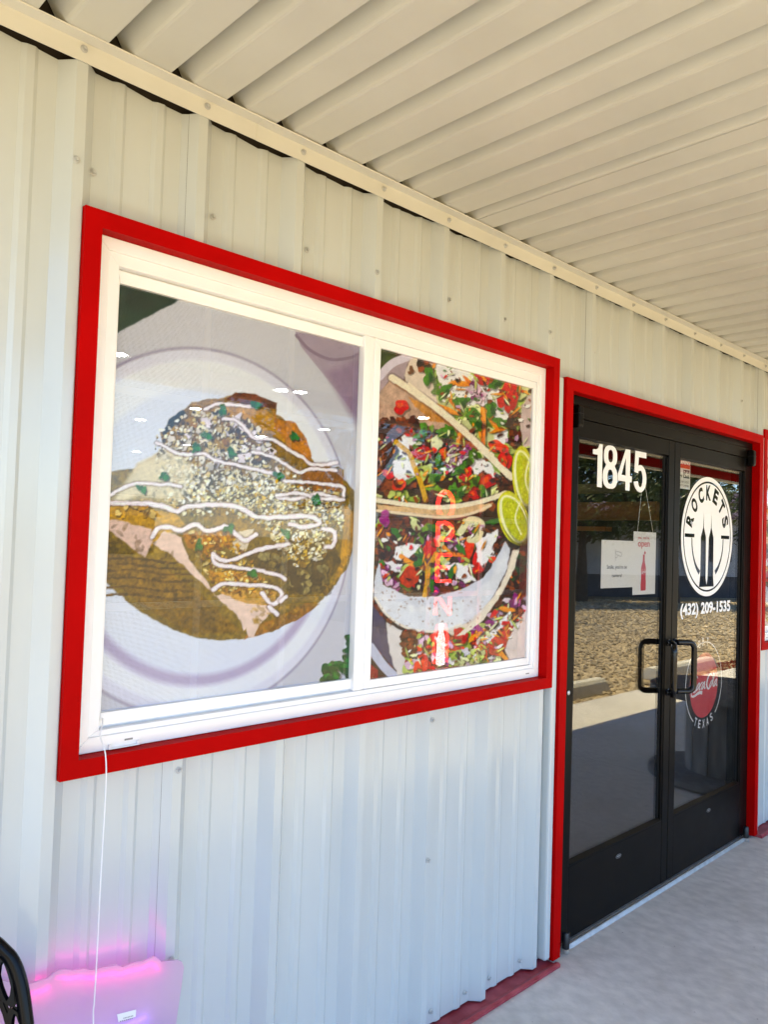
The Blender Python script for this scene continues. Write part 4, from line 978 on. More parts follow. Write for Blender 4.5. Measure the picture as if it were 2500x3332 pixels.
fill('phone_number', fit(tl, 3.033, 3.628, 1.2455, 1.322), YD, 'decal_white', rd_)

# stickers on the inside of the other leaf
YI = YG + .0075
def quad(x0, x1, z0, z1): return [[(x0, z0), (x1, z0), (x1, z1), (x0, z1)]]
ws = fill('warning_sticker', quad(2.962, 3.131, 1.889, 2.040), YI + .0008, 'paper', rd_)
fill('warning_band', quad(2.966, 3.127, 2.005, 2.036), YI, 'print_red', ws); fill('warning_band', quad(2.966, 3.127, 1.990, 2.005), YI, 'print_orange', ws)
fill('warning_text', fit(text_loops('WARNING', .02), 2.972, 3.122, 2.010, 2.031), YI - .0005, 'decal_white', ws)
fill('warning_text', fit(text_loops('CCTV SURVEILLANCE', .01), 2.972, 3.122, 1.993, 2.002), YI - .0005, 'print_red', ws)
fill('warning_badge', quad(3.055, 3.122, 1.943, 1.984), YI, 'print_black', ws); fill('warning_text', fit(text_loops('24H', .01), 3.060, 3.117, 1.949, 1.978), YI - .0005, 'decal_white', ws)
fill('camera_mark', [[(2.972, 1.976), (3.03, 1.956), (3.045, 1.962), (3.04, 1.944), (2.99, 1.962), (2.972, 1.966)]], YI, 'print_grey', ws)
fill('warning_text', fit(text_loops('MONITORED', .0), 3.0, 3.118, 1.918, 1.929), YI, 'print_grey', ws); fill('warning_text', fit(text_loops('SECURITY CAMERA', .0), 2.98, 3.118, 1.901, 1.910), YI, 'print_grey', ws)

def script_word(cx0, cx1, z0, z1, y, mat, parent, name):
    """flowing two-word script drawn with strokes"""
    E_ = []
    def ell(cx, cz, rx, rz, a0=0, a1=360): return [(cx + rx * math.cos(R(a)) + .25 * rz * math.sin(R(a)), cz + rz * math.sin(R(a))) for a in np.linspace(a0, a1, 13)]
    def C(x, tail):
        E_.append(([(x + .17, .86), (x + .14, .98), (x + .06, .90), (x + .0, .62), (x - .02, .34), (x + .02, .12), (x + .08, .10), (x + .13, .24)], (.02, .045, .02)))
        if tail: E_.append(([(x - .01, .30), (x - .06, .06), (x - .05, -.12), (x + .04, -.16), (x + .16, -.06), (x + .26, -.02), (x + .34, -.08)], (.02, .035, .06)))
    C(.08, True)
    E_.append((ell(.255, .36, .035, .2), .026)); E_.append((ell(.36, .36, .036, .2, 50, 310), .026)); E_.append((ell(.45, .36, .034, .2), .026)); E_.append(([(.50, .58), (.49, .3), (.50, .16), (.53, .2)], .026))
    C(.60, False)
    E_.append((ell(.745, .36, .034, .2), .026)); E_.append(([(.80, .3), (.86, .8), (.85, .98), (.82, .9), (.815, .5), (.82, .2), (.85, .18)], .024)); E_.append((ell(.905, .36, .034, .2), .026)); E_.append(([(.955, .58), (.945, .3), (.955, .16), (.99, .2)], .026))
    E_.append(([(.545, .36), (.575, .37)], .03))
    mb = MB(); W_, H_ = cx1 - cx0, z1 - z0; yy = y
    for P_, w in E_:
        P2 = [(cx0 + p[0] * W_, z0 + p[1] * H_) for p in P_]; w2 = tuple(k * W_ for k in w) if isinstance(w, tuple) else w * W_
        o = ribbon(P2, w2, 5); n = len(o) // 2; yy -= .00012
        mb.add([(p[0], yy, p[1]) for p in o], [(i, i + 1, 2 * n - 2 - i, 2 * n - 1 - i) for i in range(n - 1)])
    return mb.build(name, mat, parent)
# round soft drink decal with TEXAS
ck = fill('drink_decal', [circle(3.340, .893, .166, 64)], YI + .0012, 'print_red', rd_)
fill('decal_ring', [arcband(3.340, .900, .211, .2165, R(236), R(236 - 150), 50)], YI + .001, 'decal_white', ck)
fill('decal_ring', [arcband(3.340, .900, .211, .2165, R(-50), R(88), 50)], YI + .001, 'decal_white', ck)
script_word(3.185, 3.50, .862, .945, YI + .0004, 'decal_white', ck, 'script_lettering')
def arc_text(word, cx, cz, r, a0, a1, h, w, flip, y, mat, parent, name, bold=.012):
    Ls = []
    for ch, a in zip(word, np.linspace(a0, a1, len(word))):
        lp = fit(text_loops(ch, bold), -w / 2, w / 2, -h / 2, h / 2); th = R(a - 90) if not flip else R(a + 90); c, s_ = math.cos(th), math.sin(th)
        ox, oz = cx + r * math.cos(R(a)), cz + r * math.sin(R(a)); Ls += [[(ox + p[0] * c - p[1] * s_, oz + p[0] * s_ + p[1] * c) for p in l] for l in lp]
    return fill(name, Ls, y, mat, parent)
arc_text('TEXAS', 3.340, .900, .205, 243, 297, .042, .026, True, YI + .001, 'decal_white', ck, 'arc_lettering')
arc_text('ORT', 3.340, .90, .217, 108, 82, .042, .026, False, YI + .001, 'decal_white', ck, 'arc_lettering', .004)

# paper notices hung inside the glass
ntc = fill('camera_notice', quad(2.303, 2.580, 1.4125, 1.620), YG + .0105, 'paper'); tag(ntc, 'white paper notice reading smile on camera taped inside the door', 'notice')
fill('notice_text', fit(text_loops("Smile, you're on", .004), 2.350, 2.522, 1.490, 1.513), YG + .0098, 'print_black', ntc); fill('notice_text', fit(text_loops('camera!', .004), 2.393, 2.480, 1.459, 1.474), YG + .0098, 'print_black', ntc)
cam_lines = MB(); pc = lambda u, v: onwall(1800 + u * .4217, 1650 + v * .4217, YG)
for a, b in (((499, 325), (499, 415)), ((499, 338), (545, 352)), ((499, 338), (505, 365)), ((505, 365), (540, 383)), ((545, 352), (550, 370)), ((550, 370), (540, 383)), ((499, 390), (514, 388)), ((514, 388), (518, 372))):
    o = ribbon([pc(*a), pc(*b)], .0022); cam_lines.add([(p[0], YG + .0097, p[1]) for p in o], [(0, 1, 2, 3)])
cam_lines.build('notice_drawing', 'print_grey', ntc)
ops = fill('open_sign', quad(2.588, 2.802, 1.376, 1.664), YG + .0165, 'paper'); tag(ops, 'white hanging card reading yes we are open with red bottle', 'sign')
fill('sign_text', fit(text_loops("yes, we're", .002), 2.627, 2.735, 1.626, 1.645), YG + .0158, 'print_red', ops); fill('sign_text', fit(text_loops('open', .012), 2.629, 2.740, 1.586, 1.617), YG + .0158, 'print_red', ops)
bc = 2.686
def bottle(cx, z0, z1, w):
    prof = [(.0, .42), (.03, .46), (.20, .47), (.36, .40), (.46, .42), (.58, .46), (.68, .36), (.80, .19), (.90, .16), (.98, .17), (1.0, .15)]
    return [[(cx - w * b, z0 + a * (z1 - z0)) for a, b in prof] + [(cx + w * b, z0 + a * (z1 - z0)) for a, b in prof[::-1]]]
fill('bottle_print', bottle(bc, 1.394, 1.560, .052), YG + .0158, 'print_red', ops)
fill('bottle_cap_print', [[(bc + .003, 1.562), (bc + .014, 1.561), (bc + .02, 1.569), (bc + .012, 1.576), (bc + .004, 1.574)]], YG + .0158, 'print_red', ops)
script_word(bc - .02, bc + .021, 1.474, 1.492, YG + .0152, 'decal_white', ops, 'script_lettering')
for a, b in (((2.620, 1.652), (2.655, 1.905)), ((2.775, 1.652), (2.668, 1.905))):
    MB().tube([(a[0], YG + .016, a[1]), (b[0], YG + .013, b[1])], .0012, 6).build('hanging_string', 'cord', ops)

# ================================================================== INTERIOR (dim room behind the glass)
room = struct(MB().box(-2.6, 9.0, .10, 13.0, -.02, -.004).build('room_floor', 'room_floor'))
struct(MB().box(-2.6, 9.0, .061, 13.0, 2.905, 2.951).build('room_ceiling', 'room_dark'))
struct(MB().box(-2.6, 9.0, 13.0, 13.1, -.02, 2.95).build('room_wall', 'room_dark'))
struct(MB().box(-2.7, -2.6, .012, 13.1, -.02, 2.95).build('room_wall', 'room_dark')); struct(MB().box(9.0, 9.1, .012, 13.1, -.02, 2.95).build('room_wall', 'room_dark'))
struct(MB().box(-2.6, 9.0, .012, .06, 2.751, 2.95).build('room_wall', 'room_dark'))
for k, (lx, ly) in enumerate([(1.873, 3.83), (3.589, 6.904), (3.565, 5.587), (3.66, 3.93), (3.50, 3.98), (5.377, 5.643), (5.335, 6.93), (5.296, 8.824), (5.322, 10.489), (5.394, 3.997)]):
    t = empty('ceiling_light', None, (lx, ly, 2.9)); tag(t, 'lit round ceiling downlight seen through the food film', 'light', 'downlights in the dining room ceiling')
    m = MB(); m.lathe([(.058, 2.899), (.058, 2.9035)], (lx, ly, 0), 24); m.build('lens', 'downlight', t)
    m = MB(); m.lathe([(.059, 2.9045), (.095, 2.896), (.098, 2.900), (.098, 2.9045)], (lx, ly, 0), 24); m.build('bezel', 'vinyl', t)
bm_ = MB().box(4.8, 4.95, 1.034, 6.0, 1.796, 1.935).build('wooden_beam', 'wood_inside'); tag(bm_, 'orange wooden beam seen inside through the number door', 'beam')
b2 = MB().box(4.8, 4.9, 1.2, 6.0, 2.010, 2.082).build('wooden_beam', 'olive_inside'); tag(b2, 'olive painted beam inside, above the orange wooden beam', 'beam')
b3 = MB().box(4.8, 4.9, 1.45, 6.0, 1.708, 1.742).build('wooden_beam', 'wood_inside'); tag(b3, 'thin wooden rail inside, below the orange wooden beam', 'beam')
# vertical OPEN neon with a bottle, hung behind the taco print
ns = empty('neon_sign', None, (1.388, .10, 1.15)); tag(ns, 'vertical red neon OPEN sign glowing behind the taco print', 'neon sign')
def neon(parent, strokes, mat, r=.0075, name='neon_tube'):
    for P_ in strokes:
        m = MB(); m.tube([(p[0], p[1], p[2]) for p in P_], r, 8); m.build(name, mat, parent)
def el3(cx, cz, rx, rz, y, a0=0, a1=360, n=26): return [(cx + rx * math.cos(R(a)), y, cz + rz * math.sin(R(a))) for a in np.linspace(a0, a1, n)]
yn = .10; nx0, nx1 = 1.348, 1.432
neon(ns, [el3(1.390, 1.722, .040, .046, yn, 90, 449)], 'neon_red')
neon(ns, [[(1.352, yn, 1.575), (1.352, yn, 1.655)], [(1.352, yn, 1.655)] + el3(1.392, 1.628, .038, .029, yn, 90, -90, 12) + [(1.352, yn, 1.600)]], 'neon_red')
neon(ns, [[(1.425, yn, 1.545), (1.356, yn, 1.545), (1.356, yn, 1.452), (1.425, yn, 1.452)], [(1.357, yn, 1.500), (1.415, yn, 1.500)]], 'neon_red')
neon(ns, [[(1.352, yn, 1.335), (1.352, yn, 1.412), (1.428, yn, 1.335), (1.428, yn, 1.412)]], 'neon_red')
m = MB(); bo = bottle(1.386, 1.158, 1.302, .042)[0]; m.prism(bo, 'y', yn - .004, yn + .004); m.build('bottle_shape', 'neon_white', ns)
neon(ns, [[(1.386 - .034, yn, 1.165), (1.386 - .036, yn, 1.25), (1.386 - .02, yn, 1.30)], [(1.386 + .034, yn, 1.165), (1.386 + .036, yn, 1.25), (1.386 + .02, yn, 1.30)]], 'neon_red', .004)
bx('backing', 'black_metal', ns, 1.382, 1.396, yn + .012, yn + .02, 1.15, 1.775)

# ================================================================== CANOPY
can = empty('canopy', None, (4.0, -1.5, 2.6)); tag(can, 'cream ribbed metal canopy over the walkway with red fascia', 'canopy')
SZ, SP, SX = 2.6745, .1524, .0276
def soffit_prof(k0, k1):
    out = []
    for k in range(k0, k1):
        e = SX + SP * k                        # right edge of a pan
        out += [(e - .088, 0), (e - .001, 0), (e, .001), (e + .004, .050), (e + .007, .054), (e + .020, .054), (e + .025, .051), (e + .030, .044), (e + .054, .006), (e + .0585, .0015), (e + .0644, 0)]
    # pans run from the previous rib's end to the next edge
    return out
k = -9
while k < 92:
    pts = soffit_prof(k, k + 6); drop = .0008 if (k // 6) % 2 else 0.0
    y0, y1 = -.040, -2.74; mb = MB(); nseg = 4; n_ = len(pts)
    vs = []
    for j in range(nseg + 1):
        yy = y0 + (y1 - y0) * j / nseg
        vs += [(p[0], yy, SZ + p[1] - drop) for p in pts]
    mb.add(vs, [(j * n_ + i, j * n_ + i + 1, (j + 1) * n_ + i + 1, (j + 1) * n_ + i) for j in range(nseg) for i in range(n_ - 1)])
    sp_ = mb.build('soffit_panel', 'soffit', can)
    for i in range(6):
        xx = SX + SP * (k + i) + .016
        if -1.0 < xx < 6: screw(sp_, xx, -.088 + rw.uniform(-.006, .006), SZ + .0535 - drop, (-math.pi / 2, 0, 0))
    if k == 6 - 6 or k in (0, 6): screw(sp_, SX + SP * (k + 4) + .006, -.66, SZ + .012, (-math.pi / 2, 0, 0))
    if k in (12,): screw(sp_, SX + SP * (k + 0) + .006, -.66, SZ + .012, (-math.pi / 2, 0, 0))
    k += 6
# ledger angle against the wall, in lengths lapped at the cut joint
lx = -4.6
for a, b, dy in ((-1.32, .448, 0), (.446, 5.4, -.0012), (5.398, 14.2, 0)):
    m = MB(); m.prism([(-.0345 + dy, 2.6275 + dy), (-.0365 + dy, 2.6275 + dy), (-.0375 + dy, 2.6705 + dy), (-.0725 + dy, 2.6690 + dy), (-.0735 + dy, 2.6725 + dy), (-.0345 + dy, 2.6725 + dy)], 'x', a, b)
    lg = m.build('ledger_angle', 'siding_trim', can)
    for kx in range(-4, 24):
        xx = RC + P * kx + rw.uniform(-.008, .008)
        if a < xx < b: screw(lg, xx, -.0372 + dy, 2.653 + rw.uniform(-.003, .003))
bx('sun_block_sheet', 'far_grey', can, -1.35, 14.6, -2.98, .10, 2.752, 2.80)  # unseen cover sheet added above the soffit to block the sun
bx('filler', 'dark_gap', can, -1.32, 14.2, -.033, .0, 2.676, 2.75)
bx('fascia', 'red', can, -1.35, 14.6, -3.00, -2.965, 2.600, 2.86)
bx('fascia_lip', 'siding_trim', can, -1.35, 14.6, -3.03, -2.955, 2.575, 2.599)
bx('beam', 'dark_gap', can, -1.35, 14.6, -2.86, -2.78, 2.69, 2.75)
for pxx in (-1.27, 4.95, 14.3):
    bx('post', 'red', can, pxx - .05, pxx + .05, -2.94, -2.84, .002, 2.599)
    bx('post_plate', 'far_grey', can, pxx - .09, pxx + .09, -2.98, -2.80, -.1, .0015)

# ================================================================== THINGS BY THE WALL
# LED sign leaning backwards on the wall: clear contour-cut sheet, tubes facing the wall
def lean(u, v):
    d = ray(u, v); # plane y = -.060 - (.70 - z) * .17
    a = .17; k_ = -.060 - .70 * a
    t = (k_ + a * CAM[2] - CAM[1]) / (d[1] - a * d[2]); return CAM + t * d
sg = empty('led_sign', None, (0, -.17, 0)); tag(sg, 'glowing pink clear acrylic sign leaning face to the wall', 'sign')
Lp = lambda L: [(u * .3916, 2900 + v * .3916) for u, v in L]
edge = [lean(*q) for q in Lp([(215, 775), (330, 742), (385, 728), (430, 690), (490, 652), (545, 648), (590, 658), (640, 652), (690, 640), (740, 655), (800, 652), (850, 632), (900, 625), (960, 612), (1010, 630), (1050, 615), (1100, 592), (1180, 585), (1230, 562), (1275, 540), (1305, 556), (1335, 586), (1400, 580), (1470, 570), (1505, 585), (1522, 630), (1500, 800), (1470, 1000), (1455, 1103)])]
xl = -.36
outl = [(xl, .02)] + [(xl, .66), (xl + .03, .69), (-.16, .705)] + [(e[0], e[2]) for e in edge] + [(.262, .06), (.235, .02)]
def lay(x, z, off=0.0): return (x, -.060 - (.70 - z) * .17 + off, z)
cu = bpy.data.curves.new('sheet', 'CURVE'); cu.dimensions = '2D'; cu.fill_mode = 'BOTH'; cu.extrude = .002; cu.bevel_depth = .0007
spn = cu.splines.new('POLY'); spn.points.add(len(outl) - 1); spn.use_cyclic_u = True
for i, q in enumerate(outl): spn.points[i].co = (q[0], q[1], 0, 1)
oo = bpy.data.objects.new('sheet', cu); COL.objects.link(oo); bpy.context.view_layer.update()
me = bpy.data.meshes.new_from_object(oo.evaluated_get(bpy.context.evaluated_depsgraph_get())); bpy.data.objects.remove(oo)
for v in me.vertices:
    X_, Z_, T_ = v.co.x, v.co.y, v.co.z; v.co = Vector(lay(X_, Z_, -T_))
me.materials.clear(); me.materials.append(MATS['frosted_acrylic']); link('acrylic_sheet', me, sg)
def tubes(strokes, mat, r=.005):
    for P_ in strokes: m = MB(); m.tube([lay(p[0], p[1], .016) for p in catmull(P_, 6)], r, 8); m.build('led_tube', mat, sg)
tubes([[(e[0] - (.012 if i > 22 else 0), e[2] - .022) for i, e in enumerate(edge[4:22])], [(e[0], e[2] - .028) for e in edge[:4]]], 'neon_pink')
tubes([[(-.13, .47), (-.10, .515), (-.055, .50), (-.05, .46), (-.09, .44), (-.13, .45)]], 'neon_pink')
tubes([[(-.05, .505), (.03, .49), (.12, .488), (.21, .49)], [(-.2, .40), (-.1, .38), (.05, .39), (.18, .37)], [(-.25, .25), (-.1, .22), (.1, .24), (.2, .22)]], 'neon_violet')
m = MB(); q = [lean(*k_) for k_ in Lp([(962, 1015), (1122, 975), (1118, 1035), (975, 1080)])]
m.add([(p[0], p[1] - .0045, p[2]) for p in q], [(0, 1, 2, 3)]); stk = m.build('care_sticker', 'paper', sg)
m = MB()
for (u0, v0), (u1, v1) in (((1015, 1052), (1100, 1030)), ((985, 1078), (1098, 1050))):
    n_ = 7
    for i in range(n_):
        a = i / n_; b = a + .09
        w_ = [lean(*k_) for k_ in Lp([(u0 + (u1 - u0) * a, v0 + (v1 - v0) * a), (u0 + (u1 - u0) * b, v0 + (v1 - v0) * b), (u0 + (u1 - u0) * b, v0 + (v1 - v0) * b - 9), (u0 + (u1 - u0) * a, v0 + (v1 - v0) * a - 9)])]
        m.add([(p[0], p[1] - .0050, p[2]) for p in w_], [(0, 1, 2, 3)])
m.build('sticker_print', 'print_grey', stk)
# white cord from the sash down to the sign
cp = [(.118, .010, 1.160), (.110, -.008, 1.150), (.100, -.022, 1.128)] + [(onwall(u, v, yy)[0], yy, onwall(u, v, yy)[1]) for u, v, yy in ((340, 2440, -.046), (345, 2500, -.055), (342, 2600, -.062), (333, 2750, -.068), (325, 2900, -.074), (316, 3080, -.080), (311, 3180, -.092), (306, 3260, -.105), (303, 3330, -.118))]
cp += [(cp[-1][0], -.15, .35), (cp[-1][0] - .01, -.185, .12), (cp[-1][0] - .03, -.22, .012)]
cs = []
for i in range(len(cp) - 1): cs.append(cp[i])
cs.append(cp[-1])
m = MB(); m.tube(catmull(cs, 5), .0015, 8); cd = m.build('power_cord', 'cord'); tag(cd, 'thin white cord hanging from the window sash to the pink sign', 'cord')

# black lattice patio chair (only its back reaches the picture)
ch = empty('patio_chair', None, (-.50, -.55, 0)); tag(ch, 'black metal patio chair with pierced leaf lattice back', 'chair')
BW, BZ0, BZ1 = .27, .44, .925
def backp(a, h, off=0.0):
    """a in -1..1 across, h 0..1 up: a shallow barrel back leaning towards the wall"""
    ang = a * 1.02; z = BZ0 + (BZ1 - BZ0) * h * (1 - .0) ; rr_ = BW * (.92 + .10 * (1 - h)) + off
    zz = z - .045 * (abs(a) ** 5) * (h ** 2) + .018 * math.exp(-((abs(a) - .74) / .14) ** 2) * h ** 3
    return (-.413 + rr_ * math.sin(ang), -.62 + .22 * (h ** 1.2) * .55 + rr_ * math.cos(ang) * .55, zz)
m = MB(); rim = catmull([backp(-1, h) for h in np.linspace(0, .86, 6)] + [backp(-.985, .955)] + [backp(a, 1.0) for a in np.linspace(-.93, .93, 24)] + [backp(.985, .955)] + [backp(1, h) for h in np.linspace(.86, 0, 6)], 4)
m.tube(rim, .011, 10); m.build('back_rim', 'black_metal', ch)
# pierced sheet: grid of eye-shaped holes
mb = MB(); NA, NH = 13, 7
def cell(a0, a1, h0, h1):
    n = 12; c = ((a0 + a1) / 2, (h0 + h1) / 2); ra, rh = (a1 - a0) / 2, (h1 - h0) / 2
    hole = []; sqr = []
    for i in range(n):
        t = 2 * math.pi * i / n; cc, ss = math.cos(t), math.sin(t)
        k_ = 1 / max(abs(cc), abs(ss)); sqr.append((c[0] + ra * cc * k_, c[1] + rh * ss * k_))
        w_ = (1 - abs(ss) ** 1.5) ** .8 if abs(ss) < 1 else 0
        hole.append((c[0] + ra * .70 * math.copysign(max(w_, .0), cc) if abs(cc) > 1e-6 else c[0], c[1] + rh * .86 * ss))
    vs = []
    for off in (-.004, .004): vs += [backp(*p_, off) for p_ in sqr] + [backp(*p_, off) for p_ in hole]
    fs = []
    for i in range(n):
        j = (i + 1) % n
        fs += [(i, j, n + j, n + i), (2 * n + j, 2 * n + i, 3 * n + i, 3 * n + j), (n + i, n + j, 3 * n + j, 3 * n + i)]
    mb.add(vs, fs)
for r_ in range(NH):
    for c_ in range(NA):
        sh = .5 if r_ % 2 else 0
        a0 = -1 + 2 * (c_ + sh) / (NA + .5); a1 = -1 + 2 * (c_ + 1 + sh) / (NA + .5)
        cell(max(a0, -.98), min(a1, .98), r_ / NH * .96 + .02, (r_ + 1) / NH * .96 + .02)
mb.smooth = True
mb.build('back_lattice', 'black_metal', ch)
m = MB(); m.lathe([(.24, .425), (.245, .43), (.245, .445), (.24, .45)], (-.455, -.64, 0), 32); m.smooth = True; m.build('seat', 'black_metal', ch)
for ax_, ay_ in ((-.16, -.82), (-.75, -.82), (-.20, -.50), (-.71, -.50)):
    m = MB(); m.tube([(ax_ * .8 - .09, ay_ * .8 - .128, .43), (ax_, ay_, .012)], .012, 10); m.build('leg', 'black_metal', ch)
for sx in (-1, 1):
    m = MB(); xx = -.455 + sx * .27; m.tube(catmull([(xx, -.50, .60), (xx + sx * .02, -.62, .655), (xx + sx * .02, -.78, .64), (xx, -.84, .56), (xx - sx * .03, -.83, .44)], 5), .010, 8); m.build('armrest', 'black_metal', ch)

# ================================================================== THINGS THE GLASS MIRRORS (behind the camera)
sp0 = empty('cable_spool', None, (4.87, -.52, 0)); tag(sp0, 'weathered wooden cable spool table on the walkway by the doors', 'spool')
cxs, cys, rs = 4.87, -.53, .49
for zz in (.012, .585):
    for i in range(7):
        a0, a1 = -rs + 2 * rs * i / 7 + .003, -rs + 2 * rs * (i + 1) / 7 - .003
        top_ = [(cxs + (a0 + (a1 - a0) * j / 6), cys + math.sqrt(max(rs ** 2 - (a0 + (a1 - a0) * j / 6) ** 2, .0004))) for j in range(7)]
        bot_ = [(p_[0], 2 * cys - p_[1]) for p_ in top_][::-1]
        MB().prism(top_ + bot_, 'z', zz, zz + .045).build('disc_plank', 'weathered_wood', sp0, bevel=.004)
for i in range(12):
    t0, t1 = 2 * math.pi * i / 12 + .012, 2 * math.pi * (i + 1) / 12 - .012; ro, ri = .245, .215
    MB().prism([(cxs + ro * math.cos(t0), cys + ro * math.sin(t0)), (cxs + ro * math.cos(t1), cys + ro * math.sin(t1)), (cxs + ri * math.cos(t1), cys + ri * math.sin(t1)), (cxs + ri * math.cos(t0), cys + ri * math.sin(t0))], 'z', .0575, .5845).build('drum_stave', 'weathered_wood', sp0, bevel=.003)
for k, (x0, lab) in enumerate(((5.75, 'concrete wheel stop on the gravel, the one away from the mulch'), (8.72, 'concrete wheel stop on the gravel next to the red mulch'))):
    m = MB(); m.prism([(-.13, -.10), (-.085, .02), (-.05, .055), (.05, .055), (.085, .02), (.13, -.10)], 'x', x0, x0 + 1.83)
    m.v = [(v[0] + (.035 if v[0] > x0 + 1 else -.0) * (-1 if v[2] > 0 else 0) + (.035 if v[0] < x0 + 1 and v[2] > 0 else 0), v[1] - 3.05, v[2]) for v in m.v]
    o = m.build('wheel_stop', 'stop_concrete', None, bevel=.012); tag(o, lab, 'wheel stop', 'wheel stops along the walkway')

def tree(x, y, h, cr, zb, nleaf, seed, label, off=(0, 0)):
    t = empty('shade_tree', None, (x, y, -.1)); tag(t, label, 'tree', 'trees across the lot'); g = random.Random(seed)
    m = MB(); top = (x + .2, y, zb + cr * .9)
    m.tube(catmull([(x + off[0], y + off[1], -.12), (x + off[0] * .9, y + off[1] * .9, 1.0), (x + off[0] * .5, y + off[1] * .5, 2.0), top], 5), [.20 - .011 * i for i in range(16)], 10)
    ends = []
    for i in range(9):
        a = i * 2.4; z0 = 1.6 + i * .25; L = cr * g.uniform(.55, .9); e = (x + L * math.cos(a), y + L * math.sin(a), z0 + L * .55); ends.append(e)
        m.tube(catmull([(x, y, z0), (x + L * .5 * math.cos(a + .2), y + L * .5 * math.sin(a + .2), z0 + L * .35), e], 4), [.08 - .007 * j for j in range(9)], 7)
    m.build('trunk', 'bark', t)
    lf = MB(); clumps = []; x -= 0; y -= 0
    for i in range(70):
        a = g.uniform(0, 6.28); u = g.uniform(-.75, 1); rad = cr * (1 - abs(u) ** 2.2 * .75) * math.sqrt(g.uniform(.12, 1)); clumps.append((x + rad * math.cos(a), y + rad * math.sin(a), zb + cr * .75 + u * cr * .75, g.uniform(.35, .8)))
    for i in range(nleaf):
        c = g.choice(clumps); d = Vector((g.gauss(0, 1), g.gauss(0, 1), g.gauss(0, .8))).normalized() * c[3] * g.uniform(.3, 1) ** .5
        p_ = Vector(c[:3]) + d; p_.z = max(p_.z, zb - .1 + g.uniform(0, .3)); s = g.uniform(.05, .11); nrm = Vector((g.gauss(0, 1), g.gauss(0, 1), g.gauss(.5, 1))).normalized(); u_ = nrm.orthogonal().normalized(); v_ = nrm.cross(u_)
        lf.add([p_ - u_ * s, p_ - v_ * s * .45, p_ + u_ * s, p_ + v_ * s * .45 + nrm * s * .15], [(0, 1, 2, 3)])
    me = bpy.data.meshes.new('crown'); me.from_pydata([tuple(v) for v in lf.v], [], lf.f); me.materials.append(MATS['leaf']); link('crown', me, t)

tree(13.2, -13.4, 7, 3.9, 1.9, 13000, 2, 'large leafy tree standing alone on the gravel lot')
tree(30, -21, 7, 4.2, 1.9, 8000, 3, 'leafy tree growing behind the grey sided house')

# grey sided house across the lot
hs = empty('house', None, (24, -11.2, -.1)); tag(hs, 'low house with grey lap siding and dark purple metal roof', 'house')
d2 = Vector((.885, .466, 0)); n2 = Vector((-.466, .885, 0)); h0 = Vector((17.2, -14.6, 0)); LEN, DEP = 13.5, 6.5
def hp(a, b, z): v = h0 + d2 * a - n2 * b; return (v.x, v.y, z)
def hbox(name, mat, a0, a1, b0, b1, z0, z1, par=hs):
    m = MB(); m.add([hp(a0, b0, z0), hp(a1, b0, z0), hp(a1, b1, z0), hp(a0, b1, z0), hp(a0, b0, z1), hp(a1, b0, z1), hp(a1, b1, z1), hp(a0, b1, z1)], [(0, 1, 2, 3), (4, 5, 6, 7), (0, 1, 5, 4), (1, 2, 6, 5), (2, 3, 7, 6), (3, 0, 4, 7)]); return m.build(name, mat, par)
hbox('skirt', 'house_base', .05, LEN - .05, .05, DEP, -.12, .64)
hbox('wall', 'house_siding', .06, LEN - .06, .06, DEP, .64, 2.72)
for i in range(12):
    z = .64 + i * .172
    m = MB(); m.add([hp(0, .0, z), hp(LEN, .0, z), hp(LEN, .022, z + .178), hp(0, .022, z + .178), hp(0, .055, z), hp(LEN, .055, z), hp(LEN, .055, z + .178), hp(0, .055, z + .178)], [(0, 1, 2, 3), (0, 1, 5, 4), (2, 3, 7, 6), (0, 3, 7, 4), (1, 2, 6, 5)]); m.build('siding_board', 'house_siding', hs)
wn = hbox('window', 'house_base', 10.2, 11.1, -.02, .03, 1.15, 2.25); hbox('pane', 'gasket', 10.27, 11.03, -.03, -.021, 1.22, 2.18, wn)
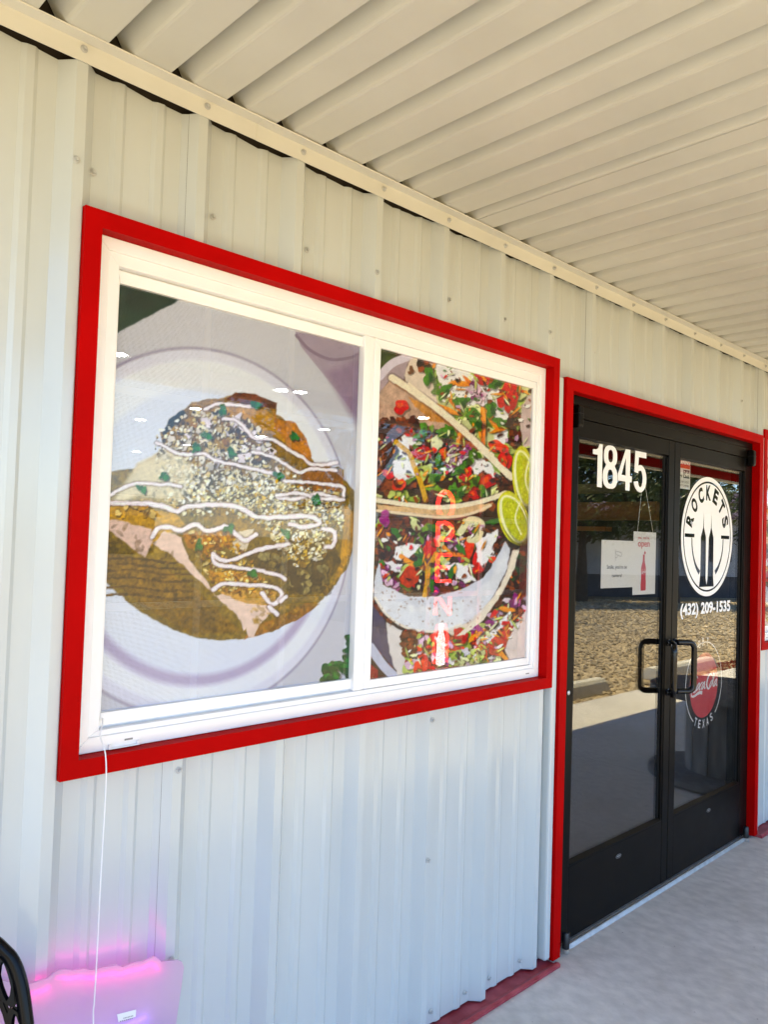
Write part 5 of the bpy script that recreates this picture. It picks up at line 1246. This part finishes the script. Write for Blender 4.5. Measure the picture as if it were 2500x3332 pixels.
m = MB(); m.add([hp(-.5, -.6, 2.62), hp(LEN + .5, -.6, 2.62), hp(LEN + .5, DEP / 2, 3.75), hp(-.5, DEP / 2, 3.75), hp(LEN + .5, DEP + .6, 2.62), hp(-.5, DEP + .6, 2.62), hp(-.5, -.6, 2.72), hp(LEN + .5, -.6, 2.72), hp(LEN + .5, DEP / 2, 3.87), hp(-.5, DEP / 2, 3.87), hp(LEN + .5, DEP + .6, 2.72), hp(-.5, DEP + .6, 2.72)],
    [(0, 1, 2, 3), (3, 2, 4, 5), (6, 7, 8, 9), (9, 8, 10, 11), (0, 1, 7, 6), (4, 5, 11, 10), (1, 2, 8, 7), (2, 4, 10, 8), (0, 3, 9, 6), (3, 5, 11, 9)]); rf = m.build('roof', 'house_roof', hs)
for i in range(28):
    a = -.4 + i * .53; m = MB(); m.add([hp(a, -.6, 2.722), hp(a + .05, -.6, 2.722), hp(a + .05, DEP / 2, 3.872), hp(a, DEP / 2, 3.872), hp(a, -.6, 2.76), hp(a + .05, -.6, 2.76), hp(a + .05, DEP / 2, 3.91), hp(a, DEP / 2, 3.91)], [(4, 5, 6, 7), (0, 1, 5, 4), (0, 3, 7, 4), (1, 2, 6, 5)]); m.build('roof_rib', 'house_roof', rf)
for k_, (a_, nn, lab) in enumerate(((1.2, 6000, 'leafy tree at the corner of the grey sided house'), (4.0, 9000, 'leafy tree in front of the middle of the grey sided house'), (7.2, 9000, 'leafy tree in front of the grey sided house, next to its window'))):
    q_ = hp(a_, -2.1, 0); tree(q_[0], q_[1], 5, 1.85, 1.72, nn, 20 + k_, lab)
# far shed and windmill tower on the horizon
fs_ = empty('shed', None, (24, -58, 0)); tag(fs_, 'small grey shed far off below the windmill tower', 'shed')
bx('wall', 'far_grey', fs_, 20, 29, -60, -55, -.3, 2.7); MB().prism([(-60.4, 2.7), (-54.6, 2.7), (-57.5, 3.9)], 'x', 19.6, 29.4).build('roof', 'house_roof', fs_)
wm = empty('windmill', None, (26.5, -62, 0)); tag(wm, 'lattice windmill tower far off behind the small shed', 'windmill')
for sx, sy in ((-1, -1), (1, -1), (1, 1), (-1, 1)):
    m = MB(); m.tube([(26.5 + sx, -62 + sy, -.3), (26.5 + sx * .15, -62 + sy * .15, 6.2)], .10, 6); m.build('leg', 'far_grey', wm)
for i in range(4):
    f = 1 - i * .22; z = i * 1.5 + .8; m = MB(); m.tube([(26.5 - f, -62 - f, z), (26.5 + f, -62 - f, z), (26.5 + f, -62 + f, z), (26.5 - f, -62 + f, z)], .06, 6, closed=True); m.build('brace', 'far_grey', wm)
m = MB(); m.lathe([(.3, -.06), (.75, -.02), (.75, .02), (.3, .06)], (26.5, -62, 6.4), 18, 'y'); m.build('wheel', 'far_grey', wm)
